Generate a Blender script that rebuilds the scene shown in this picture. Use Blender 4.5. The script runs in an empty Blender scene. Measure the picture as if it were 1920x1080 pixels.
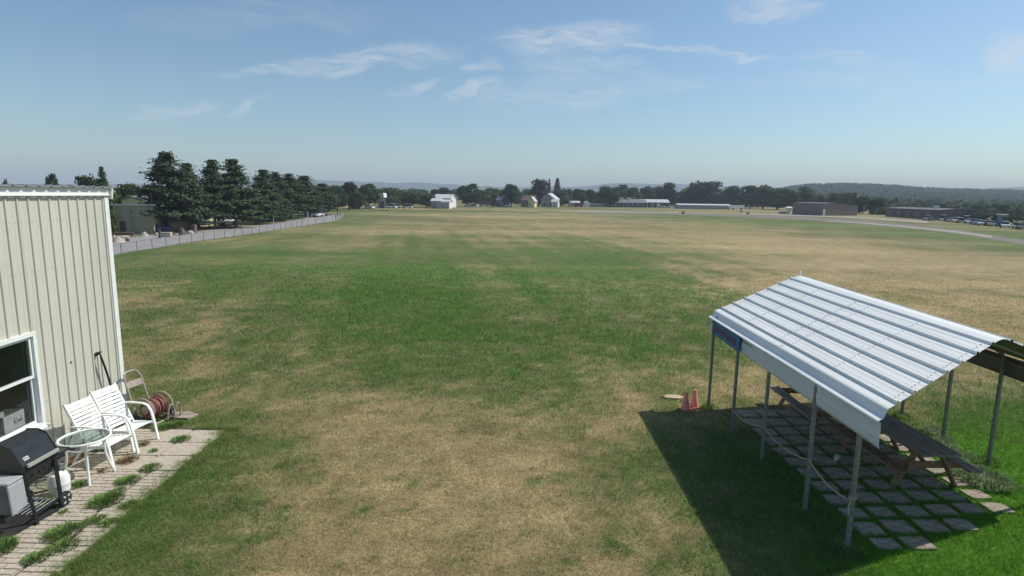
import bpy, bmesh, math, random
import numpy as np
from mathutils import Vector, Matrix, Euler

# ------------------------------------------------------------------ camera, sky, sun, exposure
scene = bpy.context.scene
COL = scene.collection
random.seed(7)
rng = np.random.default_rng(11)
FPX, CAM_H, ROLL = 1100.0, 5.2, 0.015
PITCH = math.atan(174 / FPX)
cam_data = bpy.data.cameras.new("camera")
cam_data.sensor_width = 36.0
cam_data.lens = 36.0 * FPX / 1920.0
cam_data.clip_start, cam_data.clip_end = 0.1, 30000.0
cam = bpy.data.objects.new("camera", cam_data)
COL.objects.link(cam)
cam.matrix_world = (Matrix.Translation((0, 0, CAM_H)) @ Matrix.Rotation(math.pi / 2 - PITCH, 4, 'X')
                    @ Matrix.Rotation(ROLL, 4, 'Z'))
scene.camera = cam

SUN = Vector((0.80, 0.30, 1.0)).normalized()
SUN_EL = math.asin(SUN.z)
SUN_ROT = math.atan2(SUN.x, SUN.y)
sun_data = bpy.data.lights.new("sun", 'SUN')
sun_data.energy, sun_data.angle, sun_data.color = 4.05, math.radians(0.5), (1.0, 0.95, 0.86)
sun = bpy.data.objects.new("sun", sun_data)
COL.objects.link(sun)
sun.rotation_euler = SUN.to_track_quat('Z', 'Y').to_euler()

scene.view_settings.view_transform = 'Standard'
scene.view_settings.look = 'None'
scene.view_settings.exposure = 0.15
scene.view_settings.gamma = 1.0
scene.view_settings.use_curve_mapping = False
scene.render.engine = 'CYCLES'
scene.cycles.use_denoising = True
scene.cycles.max_bounces = 6
scene.cycles.transparent_max_bounces = 8
scene.cycles.volume_bounces = 0

_c, _s, _cr, _sr = math.cos(PITCH), math.sin(PITCH), math.cos(ROLL), math.sin(ROLL)


def ray(px, py):
    x, y = (px - 960) / FPX, (py - 540) / FPX
    x, y = _cr * x + _sr * y, -_sr * x + _cr * y
    return Vector((x, _c - _s * y, -_s - _c * y))


def at(px, py, z=0.0):
    """survey: the place on the level z that stands at this spot of the photograph"""
    r = ray(px, py)
    t = (z - CAM_H) / r.z
    return Vector((r.x * t, r.y * t, z))


def proj(x, y, z):
    z = z - CAM_H
    d = y * _c - z * _s
    v = -(y * _s + z * _c)
    a, b = x / d, v / d
    return 960 + FPX * (_cr * a - _sr * b), 540 + FPX * (_sr * a + _cr * b)


def height_at(x, y, py):
    lo, hi = -5.0, 400.0
    for _ in range(50):
        m = (lo + hi) / 2
        if proj(x, y, m)[1] > py:
            lo = m
        else:
            hi = m
    return lo


# ------------------------------------------------------------------ world
world = bpy.data.worlds.new("World")
scene.world = world
world.use_nodes = True
NT = world.node_tree
NT.nodes.clear()


def nnew(nt, typ, **kw):
    n = nt.nodes.new(typ)
    for k, v in kw.items():
        setattr(n, k, v)
    return n


def nmath(nt, op, a, b=None, clamp=False):
    n = nt.nodes.new('ShaderNodeMath')
    n.operation, n.use_clamp = op, clamp
    for i, v in enumerate((a, b)):
        if v is None:
            continue
        if isinstance(v, (int, float)):
            n.inputs[i].default_value = v
        else:
            nt.links.new(v, n.inputs[i])
    return n.outputs[0]


def nvec(nt, op, a, b=None, out=0):
    n = nt.nodes.new('ShaderNodeVectorMath')
    n.operation = op
    for i, v in enumerate((a, b)):
        if v is None:
            continue
        if isinstance(v, (tuple, list, Vector)):
            n.inputs[i].default_value = tuple(v)
        elif isinstance(v, (int, float)):
            n.inputs[3].default_value = v
        else:
            nt.links.new(v, n.inputs[i])
    return n.outputs['Value'] if op in ('DOT_PRODUCT', 'LENGTH') else n.outputs[0]


def build_world():
    nt = NT
    sky = nnew(nt, 'ShaderNodeTexSky', sky_type='NISHITA')
    sky.sun_disc = False
    sky.sun_elevation, sky.sun_rotation = SUN_EL, SUN_ROT
    sky.air_density, sky.dust_density, sky.ozone_density, sky.altitude = 1.0, 0.7, 1.5, 100.0
    tc = nnew(nt, 'ShaderNodeTexCoord')
    d0 = tc.outputs['Generated']
    nz = nnew(nt, 'ShaderNodeTexNoise')
    nz.inputs['Scale'].default_value, nz.inputs['Detail'].default_value = 9.0, 6.0
    st = nvec(nt, 'MULTIPLY', d0, (1, 1, 2.2))
    nt.links.new(st, nz.inputs['Vector'])
    w = nvec(nt, 'MULTIPLY', nvec(nt, 'SUBTRACT', nz.outputs['Color'], (.5, .5, .5)), (.11, .11, .07))
    d = nvec(nt, 'ADD', d0, w)
    wisps = [((540, 122), (835, 94), 24, .55), ((390, 134), (620, 118), 9, .38), ((925, 80), (1200, 66), 33, .62),
             ((1140, 88), (1450, 99), 8, .60), ((860, 122), (935, 120), 10, .55), ((985, 122), (1195, 128), 13, .5),
             ((810, 196), (920, 154), 11, .5), ((890, 182), (1200, 160), 32, .3), ((1040, 202), (1200, 172), 19, .38),
             ((715, 173), (820, 149), 9, .45), ((405, 218), (510, 190), 7, .42), ((260, 222), (405, 190), 9, .36),
             ((1390, 10), (1525, 8), 22, .5), ((1845, 95), (1960, 107), 26, .5), ((1420, 150), (1900, 145), 22, .25),
             ((156, 114), (170, 100), 6, .34), ((1490, 105), (1710, 110), 9, .3), ((1100, 172), (1340, 153), 16, .25),
             ((260, 40), (700, 20), 30, .12)]
    total = None
    for (p1, p2, wd, s) in wisps:
        a, b = ray(*p1).normalized(), ray(*p2).normalized()
        c = (a + b).normalized()
        al = (b - a)
        L = al.length / 2 * 1.12
        al = (al - c * al.dot(c)).normalized()
        bb = c.cross(al).normalized()
        W = wd / FPX
        u = nvec(nt, 'DOT_PRODUCT', d, al / L)
        v = nvec(nt, 'DOT_PRODUCT', d, bb / W)
        r = nmath(nt, 'ADD', nmath(nt, 'MULTIPLY', u, u), nmath(nt, 'MULTIPLY', v, v))
        mr = nnew(nt, 'ShaderNodeMapRange', interpolation_type='SMOOTHSTEP')
        nt.links.new(r, mr.inputs[0])
        mr.inputs[1].default_value, mr.inputs[2].default_value = 0.0, 1.5
        mr.inputs[3].default_value, mr.inputs[4].default_value = s * .82, 0.0
        fr = nmath(nt, 'GREATER_THAN', nvec(nt, 'DOT_PRODUCT', d, c), .5)
        k = nmath(nt, 'MULTIPLY', mr.outputs[0], fr)
        total = k if total is None else nmath(nt, 'MAXIMUM', total, k)
    n2 = nnew(nt, 'ShaderNodeTexNoise')
    n2.inputs['Scale'].default_value, n2.inputs['Detail'].default_value, n2.inputs['Roughness'].default_value = 26.0, 8.0, .62
    nt.links.new(nvec(nt, 'MULTIPLY', d, (.55, .4, 3.0)), n2.inputs['Vector'])
    m2 = nnew(nt, 'ShaderNodeMapRange')
    nt.links.new(n2.outputs[0], m2.inputs[0])
    m2.inputs[1].default_value, m2.inputs[2].default_value, m2.inputs[3].default_value, m2.inputs[4].default_value = .36, .64, .15, 1.25
    fac = nmath(nt, 'MULTIPLY', total, m2.outputs[0], clamp=True)
    tint = nnew(nt, 'ShaderNodeMix', data_type='RGBA', blend_type='MULTIPLY')
    tint.inputs[0].default_value = 1.0
    nt.links.new(sky.outputs[0], tint.inputs[6])
    tint.inputs[7].default_value = (.86, .995, 1.02, 1)
    mix = nnew(nt, 'ShaderNodeMix', data_type='RGBA')
    nt.links.new(fac, mix.inputs[0])
    nt.links.new(tint.outputs[2], mix.inputs[6])
    mix.inputs[7].default_value = (6.3, 6.7, 7.0, 1)
    bg = nnew(nt, 'ShaderNodeBackground')
    bg.inputs['Strength'].default_value = 0.103
    nt.links.new(mix.outputs[2], bg.inputs['Color'])
    out = nnew(nt, 'ShaderNodeOutputWorld')
    nt.links.new(bg.outputs[0], out.inputs['Surface'])


build_world()


# ------------------------------------------------------------------ materials
def mat(name, col, rough=.6, metal=0.0, var=.15, scale=6.0, bump=0.0, bscale=40.0, col2=None, spec=.4,
        island=0.0, stretch=(1, 1, 1), detail=5.0, lo=.35, hi=.65):
    m = bpy.data.materials.new(name)
    m.use_nodes = True
    nt = m.node_tree
    bs = nt.nodes['Principled BSDF']
    bs.inputs['Roughness'].default_value, bs.inputs['Metallic'].default_value = rough, metal
    bs.inputs['Specular IOR Level'].default_value = spec
    tc = nnew(nt, 'ShaderNodeTexCoord')
    vec = nvec(nt, 'MULTIPLY', tc.outputs['Object'], stretch)
    n = nnew(nt, 'ShaderNodeTexNoise')
    n.inputs['Scale'].default_value, n.inputs['Detail'].default_value = scale, detail
    nt.links.new(vec, n.inputs['Vector'])
    mr = nnew(nt, 'ShaderNodeMapRange')
    nt.links.new(n.outputs[0], mr.inputs[0])
    mr.inputs[1].default_value, mr.inputs[2].default_value = lo, hi
    mx = nnew(nt, 'ShaderNodeMix', data_type='RGBA')
    nt.links.new(mr.outputs[0], mx.inputs[0])
    if col2 is None:
        mx.inputs[6].default_value = (*[c * (1 - var) for c in col], 1)
        mx.inputs[7].default_value = (*[min(1, c * (1 + var)) for c in col], 1)
    else:
        mx.inputs[6].default_value = (*col, 1)
        mx.inputs[7].default_value = (*col2, 1)
    colout = mx.outputs[2]
    if island:
        g = nnew(nt, 'ShaderNodeNewGeometry')
        m3 = nnew(nt, 'ShaderNodeMapRange')
        nt.links.new(g.outputs['Random Per Island'], m3.inputs[0])
        m3.inputs[3].default_value, m3.inputs[4].default_value = 1 - island, 1 + island
        colout = nvec(nt, 'SCALE', colout, None)
        nt.links.new(m3.outputs[0], nt.nodes[-1].inputs[3])
    nt.links.new(colout, bs.inputs['Base Color'])
    if bump:
        b = nnew(nt, 'ShaderNodeBump')
        b.inputs['Strength'].default_value = bump
        b.inputs['Distance'].default_value = .02
        n3 = nnew(nt, 'ShaderNodeTexNoise')
        n3.inputs['Scale'].default_value, n3.inputs['Detail'].default_value = bscale, 4.0
        nt.links.new(vec, n3.inputs['Vector'])
        nt.links.new(n3.outputs[0], b.inputs['Height'])
        nt.links.new(b.outputs[0], bs.inputs['Normal'])
    return m


def leafmat(name, col, var=.3, trans=.25):
    m = mat(name, col, rough=.75, var=.35, scale=.35, island=var, spec=.15)
    nt = m.node_tree
    bs = nt.nodes['Principled BSDF']
    src = bs.inputs['Base Color'].links[0].from_socket
    tr = nnew(nt, 'ShaderNodeBsdfTranslucent')
    nt.links.new(src, tr.inputs[0])
    ms = nnew(nt, 'ShaderNodeMixShader')
    ms.inputs[0].default_value = trans
    nt.links.new(bs.outputs[0], ms.inputs[1])
    nt.links.new(tr.outputs[0], ms.inputs[2])
    nt.links.new(ms.outputs[0], nt.nodes['Material Output'].inputs['Surface'])
    return m


def glassmat(name, tint=(.55, .6, .6), refl=.12, alpha=.7):
    m = bpy.data.materials.new(name)
    m.use_nodes = True
    nt = m.node_tree
    nt.nodes.remove(nt.nodes['Principled BSDF'])
    t = nnew(nt, 'ShaderNodeBsdfTransparent')
    t.inputs[0].default_value = (*[c * alpha for c in tint], 1)
    g = nnew(nt, 'ShaderNodeBsdfGlossy')
    g.inputs['Roughness'].default_value = .03
    lw = nnew(nt, 'ShaderNodeLayerWeight')
    lw.inputs[0].default_value = .16
    f = nmath(nt, 'ADD', nmath(nt, 'MULTIPLY', lw.outputs['Fresnel'], .7), refl * .25, clamp=True)
    ms = nnew(nt, 'ShaderNodeMixShader')
    nt.links.new(f, ms.inputs[0])
    nt.links.new(t.outputs[0], ms.inputs[1])
    nt.links.new(g.outputs[0], ms.inputs[2])
    nt.links.new(ms.outputs[0], nt.nodes['Material Output'].inputs['Surface'])
    return m


def colattr_mat(name, rough=.9, fine=.35, fscale=14.0, trans=0.0, bump=.0, island=0.0):
    """colour comes from the mesh's own 'col' attribute, with fine grain on top"""
    m = bpy.data.materials.new(name)
    m.use_nodes = True
    nt = m.node_tree
    bs = nt.nodes['Principled BSDF']
    bs.inputs['Roughness'].default_value = rough
    bs.inputs['Specular IOR Level'].default_value = .1
    a = nnew(nt, 'ShaderNodeAttribute', attribute_name='col')
    src = a.outputs['Color']
    if fine:
        tc = nnew(nt, 'ShaderNodeTexCoord')
        out = None
        for sc, st in ((fscale, (1, 1, 1)), (fscale * .12, (.6, 1, 1)), (.045, (.35, 1, 1))):
            n = nnew(nt, 'ShaderNodeTexNoise')
            n.inputs['Scale'].default_value, n.inputs['Detail'].default_value, n.inputs['Roughness'].default_value = sc, 6.0, .65
            nt.links.new(nvec(nt, 'MULTIPLY', tc.outputs['Object'], st), n.inputs['Vector'])
            mr = nnew(nt, 'ShaderNodeMapRange')
            nt.links.new(n.outputs[0], mr.inputs[0])
            mr.inputs[1].default_value, mr.inputs[2].default_value = .3, .7
            mr.inputs[3].default_value, mr.inputs[4].default_value = 1 - fine, 1 + fine
            out = mr.outputs[0] if out is None else nmath(nt, 'MULTIPLY', out, mr.outputs[0])
        src = nvec(nt, 'SCALE', src, None)
        nt.links.new(out, nt.nodes[-1].inputs[3])
    if island:
        g = nnew(nt, 'ShaderNodeNewGeometry')
        m3 = nnew(nt, 'ShaderNodeMapRange')
        nt.links.new(g.outputs['Random Per Island'], m3.inputs[0])
        m3.inputs[3].default_value, m3.inputs[4].default_value = 1 - island, 1 + island
        src = nvec(nt, 'SCALE', src, None)
        nt.links.new(m3.outputs[0], nt.nodes[-1].inputs[3])
    nt.links.new(src, bs.inputs['Base Color'])
    if trans:
        tr = nnew(nt, 'ShaderNodeBsdfTranslucent')
        nt.links.new(src, tr.inputs[0])
        ms = nnew(nt, 'ShaderNodeMixShader')
        ms.inputs[0].default_value = trans
        nt.links.new(bs.outputs[0], ms.inputs[1])
        nt.links.new(tr.outputs[0], ms.inputs[2])
        nt.links.new(ms.outputs[0], nt.nodes['Material Output'].inputs['Surface'])
    return m


M = dict(
    siding=mat('cream_siding', (.53, .525, .445), .45, var=.05, scale=1.2, stretch=(1, 1, .3)),
    white_trim=mat('white_trim', (.74, .76, .74), .4, var=.04),
    white_plastic=mat('white_plastic', (.80, .81, .78), .38, var=.04, scale=9),
    grey_roof=mat('weathered_roof_edge', (.34, .35, .36), .5, var=.25, scale=5),
    dark=mat('dark_room', (.030, .033, .034), .8),
    darkgrey=mat('grey_lining', (.11, .115, .12), .8),
    black=mat('black_enamel', (.022, .025, .028), .35, var=.2, scale=8),
    blackmat=mat('black_rubber', (.02, .02, .021), .8, var=.3),
    greyplastic=mat('speckled_grey_plastic', (.36, .37, .39), .55, var=.16, scale=60),
    steel=mat('brushed_steel', (.62, .62, .58), .35, metal=.5, var=.1, stretch=(1, 8, 1)),
    galv=mat('galvanised_steel', (.22, .235, .225), .5, metal=.35, var=.18, scale=14),
    tan_tube=mat('tan_painted_tube', (.36, .29, .26), .5, var=.15, scale=10),
    red_hose=mat('faded_red_hose', (.26, .10, .085), .55, var=.3, scale=12),
    green_dk=mat('dark_green_rubber', (.02, .04, .034), .6, var=.3),
    paver=mat('sandy_concrete', (.43, .375, .30), .9, var=.14, scale=7, bump=.4, bscale=60),
    paver_red=mat('grey_pink_concrete', (.19, .18, .13), .9, var=.2, col2=(.42, .34, .275), scale=3.4, bump=.4, bscale=60),
    joint_dirt=mat('dark_joint_dirt', (.255, .215, .165), .95, var=.3, scale=9),
    dirt=mat('dry_dirt', (.16, .125, .085), .95, var=.35, scale=7, bump=.5, bscale=30),
    roof_white=mat('white_roof_sheet', (.80, .80, .77), .45, var=.05, scale=1.6, stretch=(3, .35, 1), spec=.5),
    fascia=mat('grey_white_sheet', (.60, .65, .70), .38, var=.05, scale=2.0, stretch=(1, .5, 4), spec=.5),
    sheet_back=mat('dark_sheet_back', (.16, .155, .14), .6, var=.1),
    screw=mat('dull_screw_heads', (.46, .46, .44), .5),
    sign_blue=mat('faded_blue_panel', (.035, .13, .26), .5, var=.35, scale=4),
    sign_red=mat('faded_red_print', (.34, .07, .10), .5, var=.2, scale=6),
    sign_pale=mat('faded_pale_print', (.16, .25, .33), .5, var=.2),
    wood_grey=mat('weathered_boards', (.25, .20, .155), .85, var=.3, scale=3, stretch=(7, .8, 7), bump=.35, bscale=14),
    wood_bench=mat('brown_boards', (.20, .125, .07), .85, var=.3, scale=3, stretch=(7, .8, 7)),
    wood_brown=mat('brown_timber', (.27, .16, .085), .8, var=.3, scale=3, stretch=(6, 1.2, 6)),
    cone_pink=mat('faded_pink_cone', (.80, .29, .23), .6, var=.12, scale=7),
    cone_orange=mat('orange_cone', (.62, .10, .04), .6),
    sand=mat('tan_flat_stone', (.50, .40, .27), .95, var=.15, bump=.3),
    rope=mat('tan_rope', (.42, .34, .24), .9, var=.2, scale=40),
    cardboard=mat('white_cardboard', (.62, .60, .56), .8, var=.06),
    ink=mat('blue_ink', (.05, .06, .17), .7),
    purple=mat('purple_print', (.20, .10, .17), .7, var=.3),
    asphalt=mat('pale_asphalt', (.285, .265, .26), .95, var=.12, scale=.6, bump=.2),
    runway=mat('grey_runway', (.165, .152, .125), .95, var=.14, scale=.12),
    apron=mat('pale_concrete', (.31, .28, .24), .9, var=.12, scale=.15),
    bark=mat('bark', (.10, .075, .055), .95, var=.3, scale=3),
    bark_pale=mat('pale_bark', (.21, .165, .13), .95, var=.3, scale=3),
    rock=mat('pale_rock', (.42, .37, .30), .95, var=.25, scale=1.4, bump=.5, bscale=6),
    rock_dark=mat('brown_rock', (.15, .11, .085), .95, var=.3, scale=1.4),
    olive=mat('olive_siding', (.29, .285, .19), .7, var=.1, scale=.5, stretch=(6, 6, .3)),
    tan_wall=mat('tan_siding', (.36, .315, .20), .7, var=.18, scale=1.5, stretch=(6, 6, .5)),
    yellow=mat('yellow_siding', (.72, .62, .30), .7, var=.08),
    pale_roof=mat('pale_metal_roof', (.52, .53, .53), .5, var=.1),
    slate=mat('slate_roof', (.17, .17, .18), .8, var=.2, scale=1),
    brown_roof=mat('brown_roof', (.13, .085, .075), .85, var=.2, scale=1),
    white_wall=mat('white_siding', (.74, .74, .71), .7, var=.05),
    bright_white=mat('bright_white_roof', (.86, .86, .84), .5, var=.03),
    grey_wall=mat('grey_siding', (.33, .35, .37), .7, var=.08),
    blue_wall=mat('blue_grey_siding', (.20, .25, .30), .7, var=.1),
    brown_wall=mat('brown_metal_wall', (.205, .165, .145), .6, var=.08, scale=.3, stretch=(5, 5, .2)),
    brown_dark=mat('dark_brown_metal_wall', (.115, .098, .095), .6, var=.08),
    dark_wall=mat('dark_slate_wall', (.075, .08, .085), .7, var=.2),
    red=mat('faded_red_paint', (.34, .05, .05), .5),
    glass_dk=mat('dark_window_glass', (.03, .035, .04), .08, var=.1),
    silver=mat('silver_paint', (.45, .46, .48), .3, metal=.4),
    car_white=mat('white_car_paint', (.75, .75, .75), .25),
    car_blue=mat('dark_blue_car_paint', (.03, .04, .10), .25),
    car_black=mat('black_car_paint', (.02, .02, .022), .25),
    car_grey=mat('grey_car_paint', (.17, .175, .185), .3),
    car_red=mat('red_car_paint', (.28, .03, .03), .25),
    pine=leafmat('pine_needles', (.074, .118, .050), .5, .25),
    pine2=leafmat('pine_needles_bluish', (.062, .100, .050), .5, .25),
    leaf_a=leafmat('mid_green_leaves', (.100, .152, .050), .4, .32),
    leaf_b=leafmat('dark_green_leaves', (.060, .098, .038), .4, .3),
    leaf_c=leafmat('yellow_green_leaves', (.14, .175, .048), .4),
    leaf_d=leafmat('dark_red_leaves', (.058, .056, .036), .4),
    forest=leafmat('forest_canopy', (.050, .085, .038), .22, .3),
    hillside=mat('wooded_hillside', (.040, .066, .032), .95, var=.4, scale=.03, detail=8),
    weed=leafmat('weed_leaves', (.17, .27, .075), .45, .4),
    weed_silver=leafmat('silvery_weed_leaves', (.27, .34, .19), .35, .4),
    weed_dry=leafmat('straw_weeds', (.26, .21, .10), .35),
    tank=mat('white_gas_cylinder', (.74, .75, .73), .35, var=.06, scale=5),
    brass=mat('dull_brass', (.22, .18, .10), .4, metal=.7),
    cup=mat('translucent_white_plastic', (.6, .64, .6), .4),
    wheel_hub=mat('pale_hub', (.55, .55, .53), .5),
    straw=mat('olive_marker', (.42, .30, .05), .7),
)
def add_spots(m, col, scale, lo, hi):
    nt = m.node_tree
    bs = nt.nodes['Principled BSDF']
    src = bs.inputs['Base Color'].links[0].from_socket
    tc = nnew(nt, 'ShaderNodeTexCoord')
    n = nnew(nt, 'ShaderNodeTexNoise')
    n.inputs['Scale'].default_value, n.inputs['Detail'].default_value = scale, 3.0
    nt.links.new(tc.outputs['Object'], n.inputs['Vector'])
    mr = nnew(nt, 'ShaderNodeMapRange')
    nt.links.new(n.outputs[0], mr.inputs[0])
    mr.inputs[1].default_value, mr.inputs[2].default_value = lo, hi
    mx = nnew(nt, 'ShaderNodeMix', data_type='RGBA')
    nt.links.new(mr.outputs[0], mx.inputs[0])
    nt.links.new(src, mx.inputs[6])
    mx.inputs[7].default_value = (*col, 1)
    nt.links.new(mx.outputs[2], bs.inputs['Base Color'])


add_spots(M['roof_white'], (.33, .28, .20), 5.5, .715, .80)
add_spots(M['siding'], (.36, .35, .28), 3.0, .66, .95)
M['glass'] = glassmat('window_glass', (.92, .95, .95), .08, .9)
M['glass_top'] = glassmat('table_glass', (.86, .95, .92), .16, .86)


# ------------------------------------------------------------------ mesh builder
class MB:
    def __init__(self):
        self.v, self.f = [], []

    def add(self, vs, fs):
        n = len(self.v)
        self.v += [tuple(p) for p in vs]
        self.f += [tuple(i + n for i in q) for q in fs]
        return self

    def box(self, c, size, rot=None, taper=1.0):
        x, y, z = size[0] / 2, size[1] / 2, size[2] / 2
        vs = [Vector((sx * x * (taper if sz > 0 else 1), sy * y * (taper if sz > 0 else 1), sz * z))
              for sz in (-1, 1) for sy in (-1, 1) for sx in (-1, 1)]
        if rot is not None:
            R = Euler(rot).to_matrix() if not isinstance(rot, Matrix) else rot
            vs = [R @ p for p in vs]
        c = Vector(c)
        return self.add([p + c for p in vs], [(0, 2, 3, 1), (4, 5, 7, 6), (0, 1, 5, 4), (2, 6, 7, 3), (0, 4, 6, 2), (1, 3, 7, 5)])

    def span(self, lo, hi):
        lo, hi = Vector(lo), Vector(hi)
        return self.box((lo + hi) / 2, hi - lo)

    def bar(self, a, b, w, h, up=(0, 0, 1)):
        a, b = Vector(a), Vector(b)
        d = b - a
        x = d.normalized()
        y = Vector(up).cross(x)
        if y.length < 1e-4:
            y = Vector((0, 1, 0)).cross(x)
        y.normalize()
        z = x.cross(y)
        R = Matrix((x, y, z)).transposed()
        return self.box((a + b) / 2, (d.length, w, h), R)

    def tube(self, pts, r, n=8, closed=False, cap=True):
        pts = [Vector(p) for p in pts]
        rs = r if isinstance(r, (list, tuple)) else [r] * len(pts)
        m = len(pts)
        base = len(self.v)
        prev = None
        for i, p in enumerate(pts):
            if closed:
                t = (pts[(i + 1) % m] - pts[i - 1]).normalized()
            else:
                t = (pts[min(i + 1, m - 1)] - pts[max(i - 1, 0)]).normalized()
            if prev is None:
                ref = Vector((0, 0, 1)) if abs(t.z) < .9 else Vector((1, 0, 0))
                nx = t.cross(ref).normalized()
            else:
                nx = (prev - t * prev.dot(t)).normalized()
            prev = nx
            ny = t.cross(nx)
            for k in range(n):
                a = 2 * math.pi * k / n
                self.v.append(tuple(p + (nx * math.cos(a) + ny * math.sin(a)) * rs[i]))
        segs = m if closed else m - 1
        for i in range(segs):
            for k in range(n):
                a, b = base + i * n + k, base + i * n + (k + 1) % n
                c, d = base + ((i + 1) % m) * n + (k + 1) % n, base + ((i + 1) % m) * n + k
                self.f.append((a, b, c, d))
        if cap and not closed:
            self.f.append(tuple(base + k for k in range(n))[::-1])
            self.f.append(tuple(base + (m - 1) * n + k for k in range(n)))
        return self

    def lathe(self, prof, c=(0, 0, 0), n=20, axis='Z', cap=True):
        base = len(self.v)
        c = Vector(c)
        for (r, h) in prof:
            for k in range(n):
                a = 2 * math.pi * k / n
                p = Vector((r * math.cos(a), r * math.sin(a), h))
                if axis == 'Y':
                    p = Vector((p.x, p.z, p.y))
                elif axis == 'X':
                    p = Vector((p.z, p.x, p.y))
                self.v.append(tuple(p + c))
        for i in range(len(prof) - 1):
            for k in range(n):
                a, b = base + i * n + k, base + i * n + (k + 1) % n
                self.f.append((a, b, b + n, a + n))
        if cap:
            self.f.append(tuple(base + k for k in range(n))[::-1])
            self.f.append(tuple(base + (len(prof) - 1) * n + k for k in range(n)))
        return self

    def prism(self, poly, a, b, plane='XZ'):
        """polygon (two coordinates) extruded between a and b along the third axis"""
        n = len(poly)

        def mk(u, v, w):
            return {'XZ': (u, w, v), 'YZ': (w, u, v), 'XY': (u, v, w)}[plane]
        vs = [mk(u, v, a) for u, v in poly] + [mk(u, v, b) for u, v in poly]
        fs = [tuple(range(n))[::-1], tuple(range(n, 2 * n))] + [(i, (i + 1) % n, (i + 1) % n + n, i + n) for i in range(n)]
        return self.add(vs, fs)

    def mesh(self, name, m, smooth=False, fix=True):
        me = bpy.data.meshes.new(name)
        me.from_pydata(self.v, [], self.f)
        if fix:
            bm = bmesh.new()
            bm.from_mesh(me)
            bmesh.ops.recalc_face_normals(bm, faces=bm.faces)
            bm.to_mesh(me)
            bm.free()
        if m:
            me.materials.append(m)
        if smooth:
            for p in me.polygons:
                p.use_smooth = True
            if hasattr(me, 'set_sharp_from_angle'):
                me.set_sharp_from_angle(angle=math.radians(40))
        return me

    def build(self, name, m, parent=None, smooth=False, bevel=0.0, fix=True):
        me = self.mesh(name, m, smooth, fix)
        if bevel:
            bm = bmesh.new()
            bm.from_mesh(me)
            bmesh.ops.bevel(bm, geom=list(bm.edges), offset=bevel, segments=1, affect='EDGES', profile=.5)
            bm.to_mesh(me)
            bm.free()
        return link(name, me, parent)


def link(name, me, parent=None):
    o = bpy.data.objects.new(name, me)
    COL.objects.link(o)
    o.parent = parent
    return o


def tag(o, label=None, cat=None, group=None, kind=None):
    if label:
        o['label'] = label
    if cat:
        o['category'] = cat
    if group:
        o['group'] = group
    if kind:
        o['kind'] = kind
    return o


def thing(name, loc, label, cat, rz=0.0, group=None):
    o = link(name, None)
    o.location, o.rotation_euler = loc, (0, 0, rz)
    return tag(o, label, cat, group)


def kids(o):
    return [c for c in COL.objects if c.parent == o]


def dup(root, loc, rz=None, label=None, scale=None):
    c = root.copy()
    COL.objects.link(c)
    c.location = loc
    if rz is not None:
        c.rotation_euler = (0, 0, rz)
    if label:
        c['label'] = label
    if scale is not None:
        c.scale = scale if isinstance(scale, (tuple, list)) else (scale,) * 3
    for ch in root.children:
        d = ch.copy()
        COL.objects.link(d)
        d.parent = c
        for g in ch.children:
            e = g.copy()
            COL.objects.link(e)
            e.parent = d
    return c


# ------------------------------------------------------------------ noise helpers
def vnoise(x, y, seed=0):
    xi, yi = np.floor(x).astype(np.int64), np.floor(y).astype(np.int64)
    xf, yf = x - xi, y - yi

    def h(a, b):
        n = (a * 374761393 + b * 668265263 + seed * 974711) & 0x7fffffff
        n = ((n ^ (n >> 13)) * 1274126177) & 0x7fffffff
        return ((n ^ (n >> 16)) & 0xffff) / 65535.0
    u, v = xf * xf * (3 - 2 * xf), yf * yf * (3 - 2 * yf)
    return (h(xi, yi) * (1 - u) + h(xi + 1, yi) * u) * (1 - v) + (h(xi, yi + 1) * (1 - u) + h(xi + 1, yi + 1) * u) * v


def fbm(x, y, seed=0, oct=4):
    t, a, s = 0, .5, 0
    for i in range(oct):
        t = t + a * vnoise(x * 2 ** i, y * 2 ** i, seed + i)
        s += a
        a *= .55
    return t / s


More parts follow.
